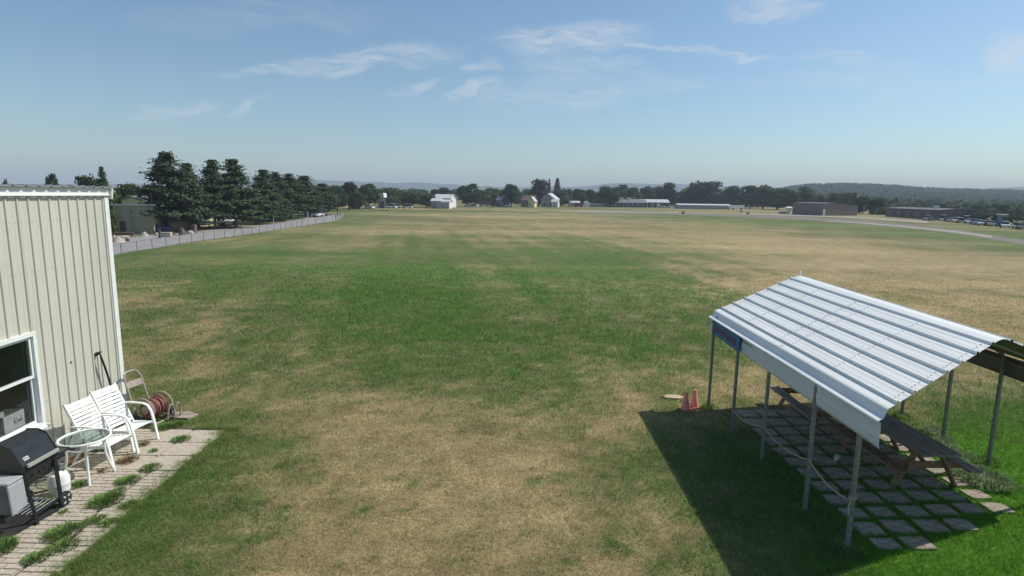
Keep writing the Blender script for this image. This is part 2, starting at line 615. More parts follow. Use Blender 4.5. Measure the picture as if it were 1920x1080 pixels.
# how parched the turf is, surveyed spot by spot (picture spot -> place on the ground, 0 lush .. 1 straw)
DRY = [(200, 1060, .12), (250, 1060, .2), (330, 1065, .68), (450, 1060, .8), (700, 1060, .8), (1000, 1060, .78), (1250, 1060, .62), (1450, 1070, .3), (1700, 1060, -.4), (1900, 1060, -.3),
       (250, 1000, .10), (330, 950, .06), (400, 955, .14), (480, 960, .48), (300, 1010, .1), (560, 950, .78), (700, 950, .72), (900, 950, .85), (1100, 950, .78), (1250, 950, .55), (1350, 950, .2), (1480, 950, -.1), (1900, 950, -.4),
       (400, 870, .08), (420, 830, .08), (470, 850, .18), (545, 860, .78), (650, 860, .85), (850, 860, .86), (1000, 860, .78), (1150, 860, .62), (1250, 860, .35), (1350, 860, -.1), (1860, 860, -.4),
       (350, 780, .08), (450, 790, .2), (480, 830, .3), (560, 790, .62), (700, 790, .72), (850, 790, .72), (1000, 790, .68), (1100, 790, .55), (1180, 800, .5), (1240, 790, .35), (1830, 790, -.2),
       (300, 740, .5), (400, 740, .3), (500, 745, .48), (650, 740, .55), (900, 740, .5), (1100, 740, .38), (1200, 735, .4), (1270, 740, .75), (1400, 740, .85), (1480, 750, .8), (1700, 760, .35), (1800, 740, .45),
       (300, 700, .32), (500, 700, .32), (700, 700, .28), (900, 700, .28), (1100, 700, .2), (1250, 700, .48), (1350, 700, .65), (1900, 700, .65),
       (280, 650, .52), (400, 650, .32), (550, 650, .26), (650, 650, .24), (800, 650, .22), (1000, 650, .18), (1150, 650, .16), (1250, 660, .22), (1350, 660, .2),
       (260, 600, .65), (350, 600, .5), (450, 600, .25), (600, 600, .23), (700, 600, .22), (850, 600, .21), (1000, 600, .23), (1150, 600, .25), (1250, 600, .38), (1350, 590, .55), (1900, 600, .72),
       (260, 550, .68), (400, 550, .45), (550, 550, .2), (700, 550, .14), (850, 550, .2), (1000, 550, .22), (1200, 550, .45), (1300, 550, .62), (1450, 550, .7), (1650, 550, .78), (1850, 550, .85),
       (250, 510, .38), (400, 510, .32), (550, 510, .32), (700, 510, .28), (850, 510, .32), (1000, 510, .3), (1100, 500, .3), (1200, 510, .5), (1350, 510, .78), (1600, 510, .88), (1800, 510, .85),
       (300, 480, .4), (450, 480, .45), (600, 480, .36), (750, 480, .36), (900, 480, .42), (1050, 480, .4), (1150, 480, .28), (1250, 480, .45), (1350, 480, .78), (1600, 480, .92), (1880, 490, .7),
       (400, 450, .5), (550, 450, .62), (700, 450, .56), (850, 450, .56), (1000, 450, .5), (1100, 455, .5), (1250, 450, .78), (1400, 450, .9), (1600, 455, .88), (1750, 460, .62), (1880, 465, .25),
       (550, 430, .6), (700, 430, .68), (850, 430, .78), (1000, 430, .78), (1200, 430, .85), (1400, 430, .85), (1550, 435, .55), (1700, 442, .25), (1850, 452, .25),
       (600, 416, .4), (700, 415, .78), (850, 415, .85), (1000, 415, .9), (1200, 416, .9), (1350, 416, .45), (1500, 418, .25), (1650, 428, .3),
       (660, 405, .3), (750, 405, .75), (900, 404, .9), (1050, 405, .85), (1200, 408, .38), (1400, 410, .35), (1600, 412, .6), (1800, 425, .5),
       (660, 397, .3), (750, 396, .55), (900, 396, .55), (1050, 396, .5), (1250, 393, .55), (1450, 396, .6)]


def dryness(x, y):
    x, y = np.asarray(x, float), np.asarray(y, float)
    yy = np.maximum(y, 3.0)
    pts = np.array([(*at(px, py)[:2], v) for px, py, v in DRY])
    A = np.stack([x / yy * 2.2, np.log(yy) * 2.6], -1)
    B = np.stack([pts[:, 0] / pts[:, 1] * 2.2, np.log(pts[:, 1]) * 2.6], -1)
    # wobble the patch outlines
    A[..., 0] += (fbm(x * .9, y * .9, 3) - .5) * .14 + (fbm(x * .18, y * .12, 9) - .5) * .16
    A[..., 1] += (fbm(x * .8 + 40, y * .8, 5) - .5) * .18 + (fbm(x * .15, y * .15 + 9, 8) - .5) * .16
    num = np.zeros(A.shape[:-1])
    den = np.full(A.shape[:-1], 1e-9)
    for (bx, by), v in zip(B, pts[:, 2]):
        w = np.exp(-((A[..., 0] - bx) ** 2 + (A[..., 1] - by) ** 2) / (2 * .24 ** 2))
        num += w * v
        den += w
    d = np.where(den > 1e-7, num / den, .55)
    far = np.clip((yy - 22) / 25, 0, 1) * np.clip(1.25 - x / np.maximum(yy, 1) * 2.2, 0, 1)
    d = d - .17 * far * np.clip((200 - yy) / 120, 0, 1)
    floor_d = np.minimum(d, 0)
    near = np.clip(1.5 - yy / 40, .12, 1)
    d = d + (fbm(x * 1.3, y * 1.3, 21) - .5) * .6 * near
    d = d + (fbm(x * .35, y * .22, 27) - .5) * .42
    d = d + (fbm(x * 2.6, y * 1.1, 28, 3) - .5) * .50 * np.clip((yy - 8) / 10, 0, 1) * np.clip(1.5 - yy / 60, .2, 1)
    d = d + (fbm(x * 7, y * 7, 22, 3) - .5) * .55 * np.clip(1.4 - yy / 22, 0, 1)
    # mower passes: long faint streaks
    xr, yr = x * .98 + y * .17, y * .98 - x * .17
    d = d + (vnoise(xr * .75, yr * .03, 35) - .5) * .24 * np.clip((yy - 12) / 12, 0, 1) * np.clip(1.7 - yy / 80, 0, 1) * 1.5
    d = d + (vnoise(x * .02 + y * .012, (y - x * .12) * .42, 31) - .5) * .30 * np.clip((yy - 14) / 20, 0, 1) * np.clip(1.6 - yy / 90, 0, 1)
    d = d + (vnoise(x * .006, (y + x * .05) * .12, 33) - .5) * .42 * np.clip((yy - 45) / 40, 0, 1)
    for wx, wy, wr in WEED_SPOTS:
        k = np.abs(x - wx) < wr * 3
        if k.any():
            d[k] = d[k] - .42 * np.exp(-((x[k] - wx) ** 2 + (y[k] - wy) ** 2) / (wr * wr))
    return np.clip(d, np.maximum(floor_d, -.35), 1)


WEED_SPOTS = [(random.uniform(-5, 5), 7.5 * (26 / 7.5) ** random.random(), random.uniform(.03, .11)) for _ in range(240)]
LUSH = np.array((.085, .205, .020))
GREEN = np.array((.082, .150, .030))
OLIVE = np.array((.150, .175, .065))
TAN = np.array((.345, .275, .145))
STRAW = np.array((.42, .33, .185))


def turf_colour(d):
    d = np.asarray(d)[..., None]
    g = GREEN + (LUSH - GREEN) * np.clip(-d / .25, 0, 1)
    a = g + (OLIVE - g) * np.clip(d / .40, 0, 1) ** .8
    b = a + (TAN - a) * np.clip((d - .35) / .40, 0, 1)
    return b + (STRAW - b) * np.clip((d - .78) / .3, 0, 1)


def set_col(me, cols):
    a = me.attributes.new('col', 'FLOAT_COLOR', 'POINT')
    c = np.ones((len(cols), 4), np.float32)
    c[:, :3] = cols
    a.data.foreach_set('color', c.ravel())


def np_mesh(name, verts, faces, m):
    """verts (n,3), faces (k, c) all with the same corner count"""
    me = bpy.data.meshes.new(name)
    n, k, c = len(verts), len(faces), faces.shape[1]
    me.vertices.add(n)
    me.vertices.foreach_set('co', verts.astype(np.float32).ravel())
    me.loops.add(k * c)
    me.loops.foreach_set('vertex_index', faces.astype(np.int32).ravel())
    me.polygons.add(k)
    me.polygons.foreach_set('loop_start', np.arange(0, k * c, c, dtype=np.int32))
    me.update()
    me.validate()
    if m:
        me.materials.append(m)
    return me


# ------------------------------------------------------------------ ground, lawn
def graded(lo, hi, step, far, growth=1.09):
    mid = list(np.arange(lo, hi + 1e-6, step))
    s, x, up = step, hi, []
    while x < far:
        s *= growth
        x += s
        up.append(min(x, far))
    s, x, dn = step, lo, []
    while x > -far:
        s *= growth
        x -= s
        dn.append(max(x, -far))
    return np.array(dn[::-1] + mid + up)


def build_ground():
    xs, ys = graded(-11, 13, .22, 4000), graded(5.5, 30, .22, 4000, 1.05)
    X, Y = np.meshgrid(xs, ys)
    P = np.stack([X, Y, np.zeros_like(X)], -1).reshape(-1, 3)
    nx, ny = len(xs), len(ys)
    i = np.arange(nx * ny).reshape(ny, nx)
    F = np.stack([i[:-1, :-1], i[:-1, 1:], i[1:, 1:], i[1:, :-1]], -1).reshape(-1, 4)
    me = np_mesh('ground', P, F, colattr_mat('turf', .95, .30, 13.0))
    set_col(me, turf_colour(dryness(P[:, 0], P[:, 1])) * .86)
    tag(link('ground', me), kind='structure')


build_ground()

# patio and pavilion slab layout (also used to keep the grass off the slabs)
PATIO = []     # (x0, x1, y0, y1, kind)
py_rows = [12.17, 11.50, 10.87, 10.25, 9.66, 9.08, 8.47, 7.87, 7.27, 6.67, 6.07]
for r in range(10):
    y1, y0 = py_rows[r], py_rows[r + 1]
    if r < 3:
        PATIO += [(-6.90, -6.19, y0, y1, 'plain'), (-7.58, -6.90, y0, y1, 'plain'), (-8.20, -7.58, y0, y1, 'stamped')]
    else:
        PATIO += [(-6.64, -6.10, y0, y1, 'stamped'), (-7.46, -6.69, y0 + .06, y1 + .06, 'stamped'), (-8.08, -7.46, y0 + .06, y1 + .06, 'stamped')]
    PATIO += [(-8.74, -8.20 if r < 3 else -8.08, y0 + (.0 if r < 3 else .06), y1 + (.0 if r < 3 else .06), 'stamped')]
FLOOR = []
fl_rows = [13.94, 13.36, 12.82, 12.30, 11.79, 11.29, 10.80, 10.28, 9.80, 9.34, 8.90, 8.44, 8.02]
for r in range(12):
    for c in range(6):
        x0 = 5.53 + c * .525
        if r >= 10 and c > 3 or r == 11 and c > 1:
            continue
        FLOOR.append((x0, x0 + .475, fl_rows[r + 1] + .045 + .10 * c * .5, fl_rows[r] + .10 * c * .5))


def on_slab(x, y, grow=0.0):
    k = np.zeros(x.shape, bool)
    for q, (x0, x1, y0, y1, *_) in enumerate(PATIO + FLOOR):
        if q >= len(PATIO):
            x0, x1, y0, y1 = x0 + .035, x1 - .035, y0 + .03, y1 - .03
        k |= (x > x0 + grow) & (x < x1 - grow) & (y > y0 + grow) & (y < y1 - grow)
    k |= (x < -8.45) & (y < 12.9)
    k |= (x > -8.3) & (x < -6.30) & (y > 5.5) & (y < 12.1)
    return k


def build_grass():
    N = 620000
    # more blades where the eye is near: distance drawn log-uniform, then kept to what the lens could see
    yy = 6.3 * (46 / 6.3) ** (rng.random(N) ** 1.15)
    x = (rng.random(N) * 2 - 1) * (yy * .95 + 1.5)
    x = np.where(rng.random(N) < .12, x * 1.45, x)
    # a ragged fringe of longer lawn over the patio's edge
    n2 = 17000
    fy = 5.6 + 6.7 * rng.random(n2)
    fx = -6.10 + .11 * rng.normal(size=n2) - .16 * (fbm(fy * 2.2, fy * 0, 44) > .56) * rng.random(n2)
    n3 = 7000
    gx, gy = -6.9 + .9 * rng.random(n3), 12.2 + np.abs(.07 * rng.normal(size=n3))
    fringe = np.concatenate([np.zeros(N, bool), np.ones(n2 + n3, bool)])
    x, yy = np.concatenate([x, fx, gx]), np.concatenate([yy, fy, gy])
    N = len(x)
    keep = ~on_slab(x, yy, .02) | fringe
    keep &= rng.random(N) < np.clip((46 - yy) / 26, 0, 1)
    wall_side = (x < -8.8) & (yy < 12.9)
    keep &= ~wall_side
    keep &= ~((x > 4.2) & (x < 4.45) & (yy > 14.7) & (yy < 14.9))
    x, yy, fringe = x[keep], yy[keep], fringe[keep]
    n = len(x)
    d = dryness(x, yy)
    d[fringe] = d[fringe] * .7 + .05
    lush = np.clip(1 - d * 1.6, 0, 1)
    clump = fbm(x * 5.5, yy * 5.5, 61, 3)
    tone = .72 + .56 * fbm(x * 9 + 7, yy * 9, 63, 2)
    sc = np.clip(yy / 10, .8, 3.6)
    hgt = (.030 + .030 * lush + .030 * rng.random(n)) * np.clip(sc ** .35, .9, 1.6)
    hgt *= .55 + .95 * clump
    hgt[fringe] *= 1.15
    wid = (.0035 + .003 * rng.random(n)) * sc
    a = rng.random(n) * 2 * np.pi
    lean = (rng.random(n) * .9 + .15) * hgt
    la = rng.random(n) * 2 * np.pi
    dx, dy = np.cos(a) * wid, np.sin(a) * wid
    tx, ty = x + np.cos(la) * lean, yy + np.sin(la) * lean
    V = np.empty((n, 3, 3))
    V[:, 0] = np.stack([x - dx, yy - dy, np.zeros(n)], -1)
    V[:, 1] = np.stack([x + dx, yy + dy, np.zeros(n)], -1)
    V[:, 2] = np.stack([tx, ty, hgt], -1)
    me = np_mesh('grass', V.reshape(-1, 3), np.arange(n * 3).reshape(-1, 3), colattr_mat('grass_blades', .8, 0, trans=.45))
    c = turf_colour(np.clip(d + (rng.random(n) - .5) * .34, -.35, 1)) * (tone * np.where(fringe, 1.3, 1.0))[:, None] * (1.0 + (rng.random(n)[:, None] - .5) * .55) * 1.45
    set_col(me, np.repeat(c, 3, 0))
    tag(link('grass', me), 'short lawn grass, lush green in places and parched to straw in others', None, kind='stuff')


build_grass()


def sheet(name, pts, z, m, label=None):
    mb = MB()
    n = len(pts)
    mb.add([(p[0], p[1], z) for p in pts], [tuple(range(n))])
    o = mb.build(name, m)
    if o.data.polygons[0].normal.z < 0:
        o.data.flip_normals()
    return tag(o, label, kind='structure')


def strip(name, left, right, z, m):
    """a road between two lines of the same number of points"""
    mb = MB()
    n = len(left)
    mb.add([(p[0], p[1], z) for p in left] + [(p[0], p[1], z) for p in right], [(i, i + 1, n + i + 1, n + i) for i in range(n - 1)])
    o = mb.build(name, m)
    if o.data.polygons[0].normal.z < 0:
        o.data.flip_normals()
    return tag(o, kind='structure')


# bare earth under the patio, with a ragged edge towards the lawn
edge = [(-8.9, 5.6)]
for k in range(40):
    y = 5.6 + k * 6.9 / 39
    edge.append((-6.42 + random.uniform(-.08, .08), y))
edge += [(-8.9, 12.45)]
sheet('dirt', edge, .004, M['dirt'])


def stamped_mesh():
    """concrete slab with brick shapes pressed into its face, dirt in the joints"""
    mb = MB()
    mb.box((0, 0, -.018), (1, 1, .030))
    nb = len(mb.f)
    gx, gy = .042, .026
    for k in range(5):
        cuts = [-.5, -.167, .167, .5] if k % 2 == 0 else [-.5, -.333, 0, .333, .5]
        for a, b in zip(cuts, cuts[1:]):
            mb.box(((a + b) / 2, -.4 + .2 * k, .001), (b - a - gx, .2 - gy, .012), taper=.985)
    me = mb.mesh('stamped_paver', M['paver'])
    me.materials.append(M['joint_dirt'])
    for p in me.polygons:
        if p.index < nb and p.normal.z > .5:
            p.material_index = 1
    return me


def plain_mesh(m):
    mb = MB()
    r = random.Random(5)
    pts = []
    n = 28
    for k in range(n):
        a = 2 * math.pi * (k + .5) / n
        s = 1 / max(abs(math.cos(a)), abs(math.sin(a)))
        q = .495 * s * (1 - .02 * r.random())
        if abs(abs(math.cos(a)) - abs(math.sin(a))) < .2:
            q *= .965
        pts.append((q * math.cos(a), q * math.sin(a)))
    mb.prism(pts, -.035, .004, 'XY')
    mb.prism([(x * .985, y * .985) for x, y in pts], .0045, .009, 'XY')
    return mb.mesh('plain_paver', m)


patio = tag(link('patio', None), kind='structure')
me_st, me_pl, me_fl = stamped_mesh(), plain_mesh(M['paver']), plain_mesh(M['paver_red'])
for (x0, x1, y0, y1, k) in PATIO:
    if x1 > -6.3 and k == 'stamped':
        x1 += random.uniform(-.10, .04)
    o = link('paver', me_st if k == 'stamped' else me_pl, patio)
    o.location = ((x0 + x1) / 2, (y0 + y1) / 2, .034 + random.uniform(-.004, .004))
    if k == 'stamped':
        o.rotation_euler = (random.uniform(-.006, .006), random.uniform(-.006, .006), random.choice((0, math.pi)) + random.uniform(-.012, .012))
    else:
        o.rotation_euler = (random.uniform(-.006, .006), random.uniform(-.006, .006), random.choice((0, math.pi)) + random.uniform(-.02, .02))
    o.scale = (x1 - x0 - .012, y1 - y0 - .012, 1)
floor = tag(link('pavilion_floor', None), kind='structure')
for (x0, x1, y0, y1) in FLOOR:
    o = link('paver', me_fl, floor)
    o.location = ((x0 + x1) / 2 + random.uniform(-.02, .02), (y0 + y1) / 2 + random.uniform(-.02, .02), .022 + random.uniform(-.004, .004))
    o.rotation_euler = (random.uniform(-.01, .01), random.uniform(-.01, .01), random.choice((0, 2)) * math.pi / 2 + random.uniform(-.05, .05))
    k = random.uniform(.94, 1.0) if y0 > 10.4 else random.uniform(.80, .95)
    o.scale = ((x1 - x0) * k, (y1 - y0) * k * random.uniform(.94, 1), 1)
stone = MB()
stone.prism([(-.42, -.2), (.30, -.26), (.44, .06), (.05, .26), (-.4, .2)], 0, .05, 'XY')
o = stone.build('stepping_stone', M['paver_red'])
o.location, o.scale = (-7.62, 13.0, .0), (.8, .8, 1)
tag(o, 'flat brown stepping slab in the grass beside the hose reel', 'stepping stone')
sand = MB()
sand.prism([(-.24, -.1), (.1, -.15), (.26, -.02), (.16, .12), (-.1, .14), (-.27, .05)], 0, .04, 'XY')
o = sand.build('flat_stone', M['sand'])
o.location = (4.30, 14.8, 0)
tag(o, 'flat pale tan stone in the dry grass behind the two pink cones', 'stone')

# ------------------------------------------------------------------ metal building on the left
WC = Vector((-8.81, 12.82, 0))                 # outer corner at ground
building = thing('metal_building', WC, 'cream ribbed metal building with white corner trim and a sash window', 'building',
                 math.atan2(-.047, 1.0) * -1)
# local frame: +x out of the wall, -y along the wall towards the camera
EAVE = 5.24


def siding(u0, u1, z0, z1, name='siding_panel', parent=building):
    mb = MB()
    w = u1 - u0
    prof = [(-.02, u0), (0, u0), (0, u0 + .008), (.024, u0 + .018), (.024, u0 + .048), (0, u0 + .058), (.0, u0 + w * .5 - .012), (.004, u0 + w * .5 - .004), (.004, u0 + w * .5 + .004), (0, u0 + w * .5 + .012),
            (0, u1 - .0015), (-.02, u1 - .0015)]
    mb.prism([(x, -y) for x, y in prof], z0, z1, 'XY')
    return mb.build(name, M['siding'], parent)


WIN_U0, WIN_U1, WIN_Z0, WIN_Z1 = 2.43, 4.0, .84, 2.63
us = [.12 + .2585 * k for k in range(31)]
for a, b in zip(us, us[1:]):
    if b > WIN_U0 and a < WIN_U1:
        lo_a, lo_b = a, b
        if a < WIN_U0:
            siding(a, WIN_U0, .12, EAVE - .18)
            lo_a = WIN_U0 + .002
        elif b > WIN_U1:
            siding(WIN_U1, b, .12, EAVE - .18)
            lo_b = WIN_U1 - .002
        if lo_b - lo_a > .09:
            siding(lo_a, lo_b, .12, WIN_Z0)
            siding(lo_a, lo_b, WIN_Z1, EAVE - .18)
    else:
        siding(a, b, .12, EAVE - .18)
UL = us[-1]
mb = MB().span((-.03, -.115, 0), (.035, .02, EAVE - .19)).span((-.14, .021, 0), (-.031, .034, EAVE - .19))
mb.build('corner_trim', M['white_trim'], building)
MB().span((-.021, -UL, .0), (.02, -.117, .118)).build('base_trim', M['darkgrey'], building)
MB().span((-.03, -UL, EAVE - .178), (.05, .02, EAVE - .02)).span((.0505, -UL, EAVE - .178), (.075, .02, EAVE - .16)).build('eave_trim', M['white_trim'], building)
sc = MB()
for z in (.35, 1.25, 2.75, 3.7, 4.6, 4.98):
    for a in us[:-1]:
        for q in (.095, .215):
            if not (WIN_U0 - .05 < a + q < WIN_U1 + .05 and WIN_Z0 - .1 < z < WIN_Z1 + .15):
                sc.box((.004, -a - q, z), (.008, .012, .012))
sc = sc.build('screw_heads', M['screw'], building)
sc['kind'] = 'stuff'
# closure teeth under the eave between ribs
cl_me = MB().span((.001, -.075, -.018), (.026, .075, .018)).mesh('rib_closure', M['white_trim'])
for a in us[:-1]:
    o = link('rib_closure', cl_me, building)
    o.location = (0, -a - .16, EAVE - .198)
MB().prism([(-.03, EAVE - .25), (.09, EAVE - .25), (.12, EAVE + .02), (-.03, EAVE + .02)], .036, .085, 'XZ').build('gutter_end', M['white_trim'], building)
# roof falls away to the back
mb = MB()
roofline = []
y = .09
prof = []
for k in range(27):
    y0 = .09 - k * .30
    prof += [(y0, 0), (y0 - .03, 0), (y0 - .045, .03), (y0 - .085, .03), (y0 - .10, 0)]
n = len(prof)
vs = [(.13, a, EAVE + .0 + b) for a, b in prof] + [(-9.0, a, EAVE - .75 + b) for a, b in prof]
vs2 = [(x, a, z - .012) for x, a, z in vs]
mb.add(vs, [(i, i + 1, n + i + 1, n + i) for i in range(n - 1)])
mb.add(vs2, [(i, i + 1, n + i + 1, n + i) for i in range(n - 1)])
mb.add(vs[:n] + vs2[:n], [(i, i + 1, n + i + 1, n + i) for i in range(n - 1)])
mb.build('roof', M['grey_roof'], building)
mb = MB()
mb.span((-9.0, -.001, 0), (-.15, .019, EAVE - .80)).span((-9.02, -UL, 0), (-9.0, .019, EAVE - .80)).span((-9.0, -UL - .02, 0), (-.025, -UL - .002, EAVE - .80))
mb.prism([(-9.0, EAVE - .80), (-.15, EAVE - .80), (-.15, EAVE - .06)], 0.0, .018, 'XZ')
mb.build('side_wall', M['siding'], building)
# room seen through the window
mb = MB()
mb.span((-3.2, -UL + .1, .3), (-3.15, -.3, 3.2)).span((-3.15, -UL + .1, .28), (-.12, -.3, .3)).span((-3.15, -UL + .1, 3.2), (-.12, -.3, 3.22))
mb.build('room_lining', M['dark'], building)
MB().span((-.60, -WIN_U0 - .16, .70), (-.10, -WIN_U0 - .12, 2.8)).build('window_reveal', M['darkgrey'], building)
win = MB()
for (a, b) in (((WIN_U0 - .0, WIN_Z0), (WIN_U0 + .075, WIN_Z1)), ((WIN_U1 - .075, WIN_Z0), (WIN_U1, WIN_Z1)),
               ((WIN_U0 + .076, WIN_Z1 - .075), (WIN_U1 - .076, WIN_Z1)), ((WIN_U0 + .076, WIN_Z0), (WIN_U1 - .076, WIN_Z0 + .075))):
    win.span((-.11, -b[0], a[1]), (.045, -a[0], b[1]))
window = win.build('window', M['white_trim'], building)
zm = 1.80
for (z0, z1, xo) in ((zm - .02, WIN_Z1 - .078, -.02), (WIN_Z0 + .078, zm + .02, -.062)):
    s = MB()
    a, b = WIN_U0 + .078, WIN_U1 - .078
    s.span((xo - .02, -b, z0), (xo + .02, -b + .05, z1)).span((xo - .02, -a - .05, z0), (xo + .02, -a, z1))
    s.span((xo - .02, -b + .051, z1 - .05), (xo + .02, -a - .051, z1)).span((xo - .02, -b + .051, z0), (xo + .02, -a - .051, z0 + .05))
    s.build('sash', M['white_trim'], window)
    MB().span((xo - .003, -b + .051, z0 + .051), (xo + .003, -a - .051, z1 - .051)).build('pane', M['glass'], window)
MB().prism([(.0455, WIN_Z0 - .03), (.10, WIN_Z0 - .03), (.10, WIN_Z0 + .0), (.0455, WIN_Z0 + .03)], -WIN_U1 - .03, -WIN_U0 + .03, 'XZ').build('sill', M['white_trim'], window)
tap = MB()
tap.lathe([(.045, 0), (.045, .012), (.018, .014), (.018, .07)], (.025, -.84, 1.76), 10, 'X').box((.10, -.84, 1.80), (.05, .075, .02)).tube([(.085, -.84, 1.76), (.11, -.84, 1.75), (.115, -.84, 1.70)], .016, 6)
tap.build('tap', M['blackmat'], building)
MB().box((.012, -1.57, 1.80), (.02, .03, .03)).build('vent_cap', M['darkgrey'], building)
bmw = building.matrix_basis


def wl(x, y, z):
    return Matrix.Translation(WC) @ Matrix.Rotation(building.rotation_euler.z, 4, 'Z') @ Vector((x, y, z))


hose = MB()
hose.tube([wl(.115, -.84, 1.70), wl(.13, -.80, 1.55), wl(.14, -.70, 1.2), wl(.14, -.62, .85), wl(.15, -.58, .4), wl(.2, -.50, .06), wl(.4, -.3, .05), wl(.6, .1, .04)], .022, 7)
tag(hose.build('garden_hose', M['blackmat'], None, True), 'black garden hose hanging from the tap on the cream wall', 'hose')
cord = MB()
cord.tube([wl(.06, -.87, 1.74), wl(.045, -.845, 1.3), wl(.045, -.80, .9), wl(.045, -.78, .5)], .008, 5)
tag(cord.build('grey_cord', M['darkgrey']), 'thin grey cord hanging beside the black hose on the wall', 'cord')

# carton standing inside the window
box = thing('cardboard_box', wl(-.32, -2.86, .93), 'open white cardboard box with blue scribbled writing behind the window pane', 'box', building.rotation_euler.z)
mb = MB()
w, l, h = .30, .46, .30
mb.span((-w / 2, -l / 2, 0), (w / 2, l / 2, .008)).span((w / 2 - .008, -l / 2, .0085), (w / 2, l / 2, h)).span((-w / 2, -l / 2, .0085), (-w / 2 + .008, l / 2, h))
mb.span((-w / 2 + .0085, l / 2 - .008, .0085), (w / 2 - .0085, l / 2, h)).span((-w / 2 + .0085, -l / 2, .0085), (w / 2 - .0085, -l / 2 + .008, h))
mb.build('carton', M['cardboard'], box)
wr = MB()
xx = w / 2 + .003
for s in ([(.03, .10), (.03, .21), (.09, .20), (.085, .16), (.035, .155), (.09, .10)], [(.12, .16), (.115, .11), (.145, .105), (.15, .16)], [(.21, .21), (.175, .15), (.18, .10), (.215, .115), (.20, .15)]):
    wr.tube([(xx, a - .04, b) for a, b in s], .006, 4)
wr.build('scribble', M['ink'], box)
shelf = MB().span((-.5, -4.05, .88), (-.125, -2.4, .925)).build('window_shelf', M['darkgrey'], building)
o = MB().prism([(-.05, 0), (.05, 0), (.06, .14), (.02, .23), (-.04, .2)], -.12, .12, 'XZ').build('purple_bag', M['purple'])
o.matrix_world = Matrix.Translation(wl(-.25, -3.28, .927)) @ Matrix.Rotation(building.rotation_euler.z, 4, 'Z')
tag(o, 'purple printed bag beside the white box behind the window', 'bag')


# ------------------------------------------------------------------ patio furniture
def make_chair(label):
    t = thing('garden_chair', (0, 0, 0), label, 'chair', 0, 'white slatted garden chairs')
    m = M['white_plastic']
    W = .31
    for s in (-1, 1):
        f = MB()
        y = s * W
        # arm and front leg in one flat bar that bends over at the front
        arm = [(-.40, .74), (-.12, .765), (.14, .765), (.25, .73), (.32, .62), (.38, .38), (.44, 0.0)]
        for a, b in zip(arm, arm[1:]):
            f.bar((a[0], y, a[1]), (b[0], y, b[1]), .055, .03)
        f.build('arm_frame', m, t, bevel=.004)
        MB().bar((-.16, y * .96, .36), (-.42, y * .96, 0), .045, .035).build('rear_leg', m, t)
        b = MB()
        b.bar((.36, y * .90, .385), (-.10, y * .90, .345), .03, .05)
        b.bar((-.10, y * .90, .345), (-.50, y * .90, 1.16), .03, .05)
        b.bar((.36, y * .90, .385), (.375, y * .99, .38), .03, .05)
        b.build('side_rail', m, t)
    MB().bar((-.36, -W * .95, .73), (-.36, W * .95, .73), .03, .03).build('stretcher', m, t)
    for k in range(11):                                  # back slats
        u = .10 + k * .083
        x, z = -.10 - .40 * u, .345 + .815 * u
        R = Matrix.Rotation(-math.atan2(.40, .815), 3, 'Y')
        MB().box((x + .014, 0, z + .008), (.016, W * 1.86, .057 if k < 10 else .075), R).build('slat', m, t)
    for k in range(6):                                   # seat slats
        u = .06 + k * .166
        x, z = .37 - .46 * u, .412 - .04 * u
        MB().box((x, 0, z), (.056, W * 1.86, .016), (0, -.087, 0)).build('slat', m, t)
    return t


c1 = make_chair('white slatted chair next to the round glass table')
c1.location, c1.rotation_euler = (-7.83, 10.70, .035), (0, 0, math.radians(-7))
c2 = dup(c1, (-7.86, 11.42, .035), math.radians(-11), 'white slatted chair next to the hose reel, at the building corner')

tb = thing('side_table', (-7.63, 9.96, .035), 'round white table with a clear glass top beside the chairs', 'table')
R = .39
ring = MB()
ring.tube([(R * math.cos(a), R * math.sin(a), .755) for a in np.linspace(0, 2 * math.pi, 33)[:-1]], .022, 8, closed=True)
ring.build('rim', M['white_plastic'], tb, True)
MB().lathe([(R - .015, .752), (R - .015, .760)], (0, 0, 0), 32).build('glass_top', M['glass_top'], tb)
ring = MB()
ring.tube([(.27 * math.cos(a), .27 * math.sin(a), .60) for a in np.linspace(0, 2 * math.pi, 25)[:-1]], .015, 6, closed=True)
ring.build('lower_ring', M['white_plastic'], tb, True)
for k in range(4):
    a = math.radians(38 + 90 * k)
    l = MB()
    pr = [(.36, .74), (.30, .66), (.275, .58), (.285, .40), (.33, .2), (.40, 0)]
    l.tube([(r * math.cos(a), r * math.sin(a), z) for r, z in pr], .021, 8)
    l.build('leg', M['white_plastic'], tb, True)

# gas grill on its trolley: local +x towards the lawn, +y away from the camera
gr = thing('gas_grill', (-7.62, 8.58, .035), 'black gas grill on a wheeled trolley under the window', 'grill')
B = M['black']
mb = MB()     # fire box
mb.prism([(-.24, .62), (.20, .62), (.27, .90), (-.27, .90)], -.24, .36, 'XZ')
mb.build('fire_box', B, gr, bevel=.006)
lid = MB()
lp = [(-.28, .905), (.285, .905), (.285, 1.0), (.14, 1.27), (.02, 1.33), (-.16, 1.33), (-.28, 1.20)]
lid.prism(lp, -.27, .38, 'XZ')
lid = lid.build('lid', B, gr, bevel=.006)
for yy in (-.285, .382):
    MB().prism([(x * 1.03, .905 + (z - .905) * 1.03) for x, z in lp], yy, yy + .014, 'XZ').build('end_cap', B, lid)
MB().bar((.325, -.24, 1.0), (.325, .36, 1.0), .035, .05).box((.30, -.2, .99), (.05, .02, .03)).box((.30, .32, .99), (.05, .02, .03)).build('handle', M['steel'], lid)
Rl = Matrix.Rotation(-math.atan2(.145, .27), 3, 'Y')
MB().box((.242, -.16, 1.09), (.006, .10, .055), Rl).build('badge', M['steel'], lid)
MB().box((.2415, -.16, 1.09), (.009, .085, .012), Rl).build('badge_print', M['ink'], lid)
